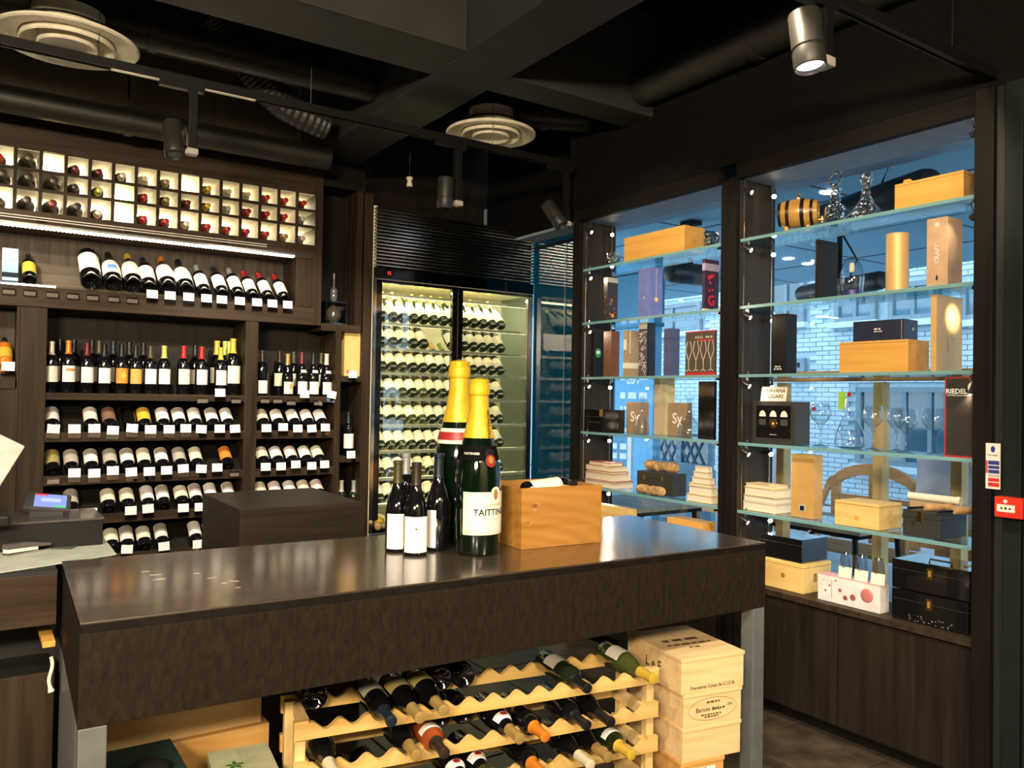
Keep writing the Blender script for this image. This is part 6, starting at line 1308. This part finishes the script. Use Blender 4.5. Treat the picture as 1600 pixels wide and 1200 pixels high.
for t in (-.98, -.62, 0, .62, .98): B().box(.004, .041, t*BL/2-.035, t*BL/2+.035, 0 if abs(t) > .9 else .446, top(t)-.05).build('back_post', TEAK, bn, bevel=.003)
for z in (.50, .60, .69, .78):
    L2 = .96 if z < .68 else .60
    B().box(.01, .035, -BL/2*L2, BL/2*L2, z-.02, z+.02).build('back_slat', TEAK, bn, bevel=.002)
for x in (-.45, -.34, -.23, -.12): B().box(x, x+.09, -BL/2, BL/2, .42, .445).build('seat_slat', TEAK, bn, bevel=.002)
for y in (-BL/2+.03, BL/2-.03):
    B().box(-.45, -.40, y-.03, y+.03, 0, .66).build('front_leg', TEAK, bn, bevel=.003); B().box(-.47, .0, y-.035, y+.035, .66, .69).build('armrest', TEAK, bn, bevel=.003)
PIL = mat('lilac_cushion', (.86, .80, .90), .8, bump=.15, scale=6)
def cushion(px, py, x, w, h, label, rz=0, tilt=12):
    p = PX(x, px, py); n = 12; vs = []; fs = []
    for sgn in (-1, 1):
        for i in range(n+1):
            for j in range(n+1):
                u, v = i/n*2-1, j/n*2-1; th = .07*(1-u**4)*(1-v**4)*(1-.2*(u*u+v*v)); pin = 1-.08*(1-abs(u)**3)*0
                cu = 1-.07*(1-v*v); cv = 1-.07*(1-u*u)
                vs.append((sgn*th, u*w/2*cu, v*h/2*cv))
    m_ = (n+1)**2
    for s_ in range(2):
        for i in range(n):
            for j in range(n): q = s_*m_+i*(n+1)+j; fs.append((q, q+1, q+n+2, q+n+1))
    B().add(vs, fs).build('cushion', PIL, loc=(x, p.y, p.z), rot=(0, R(tilt), R(rz)), smooth=True, label=label, cat='cushion')
# terrace tables
def ttable(px, py, z, w, d, label, rz=0):
    p = PZ(z, px, py); t = thing('terrace_table', label, 'table', (p.x, p.y, -.02), R(rz)); z += .02
    nsl = 5
    for k in range(nsl): B().box(-w/2+k*w/nsl+.003, -w/2+(k+1)*w/nsl-.003, -d/2, d/2, z-.03, z).build('table_plank', wood('weathered_table', (.36, .28, .22), (.50, .42, .34), .45, 'y', 4), t, bevel=.002)
    for x in (-w/2+.04, w/2-.04):
        for y in (-d/2+.04, d/2-.04): B().tube([(x, y, 0), (x*.9, y*.9, z-.03)], .018, 8).build('leg', TRACKM, t)
    B().box(-w/2+.03, w/2-.03, -d/2+.03, d/2-.03, z-.06, z-.031).build('frame', TRACKM, t); return t
ttable(1000, 782, .74, .70, .70, 'weathered terrace table outside the left window')
ttable(1300, 812, .70, .60, .8, 'weathered terrace table outside, low behind the fifth shelf of the right window')
# bench seats for the loose cushions
for nm, px, x, L_ in (('far', 1165, 6.6, .8), ('near', 1530, 5.3, .62)):
    p = PX(x, px, 760); t = thing('terrace_bench', 'plain timber seat holding lilac cushions at the %s end of the terrace' % nm, 'bench', (x, p.y, -.02))
    B().box(-.4, .1, -L_/2, L_/2, .40, .44).build('seat', TEAK, t, bevel=.003); B().box(.06, .10, -L_/2, L_/2, .44, .75).build('backrest', TEAK, t, bevel=.003)
    for y in (-L_/2+.05, L_/2-.05): B().box(-.38, -.32, y-.03, y+.03, 0, .40).build('leg', TEAK, t); B().box(.04, .1, y-.03, y+.03, 0, .40).build('leg', TEAK, t)
    if nm == 'far': cushion(px+20, 745, x-.08, .62, .50, 'large pale lilac cushion propped on the far terrace seat'); 
    else: cushion(1505, 772, x-.10, .66, .46, 'pale lilac cushion propped on the near terrace seat')
# lime sticker on the window pane behind the swan decanter
a_, b_ = PX(XG+.0065, 1310, 612), PX(XG+.0065, 1321, 640)
B().box(0, .001, b_.y-a_.y, 0, b_.z-a_.z, 0).build('window_sticker', mat('lime_paper', (.55, .80, .08), .6), loc=(XG+.0065, a_.y, a_.z), label='lime green paper sticker on the window pane behind the swan decanter', cat='sticker')
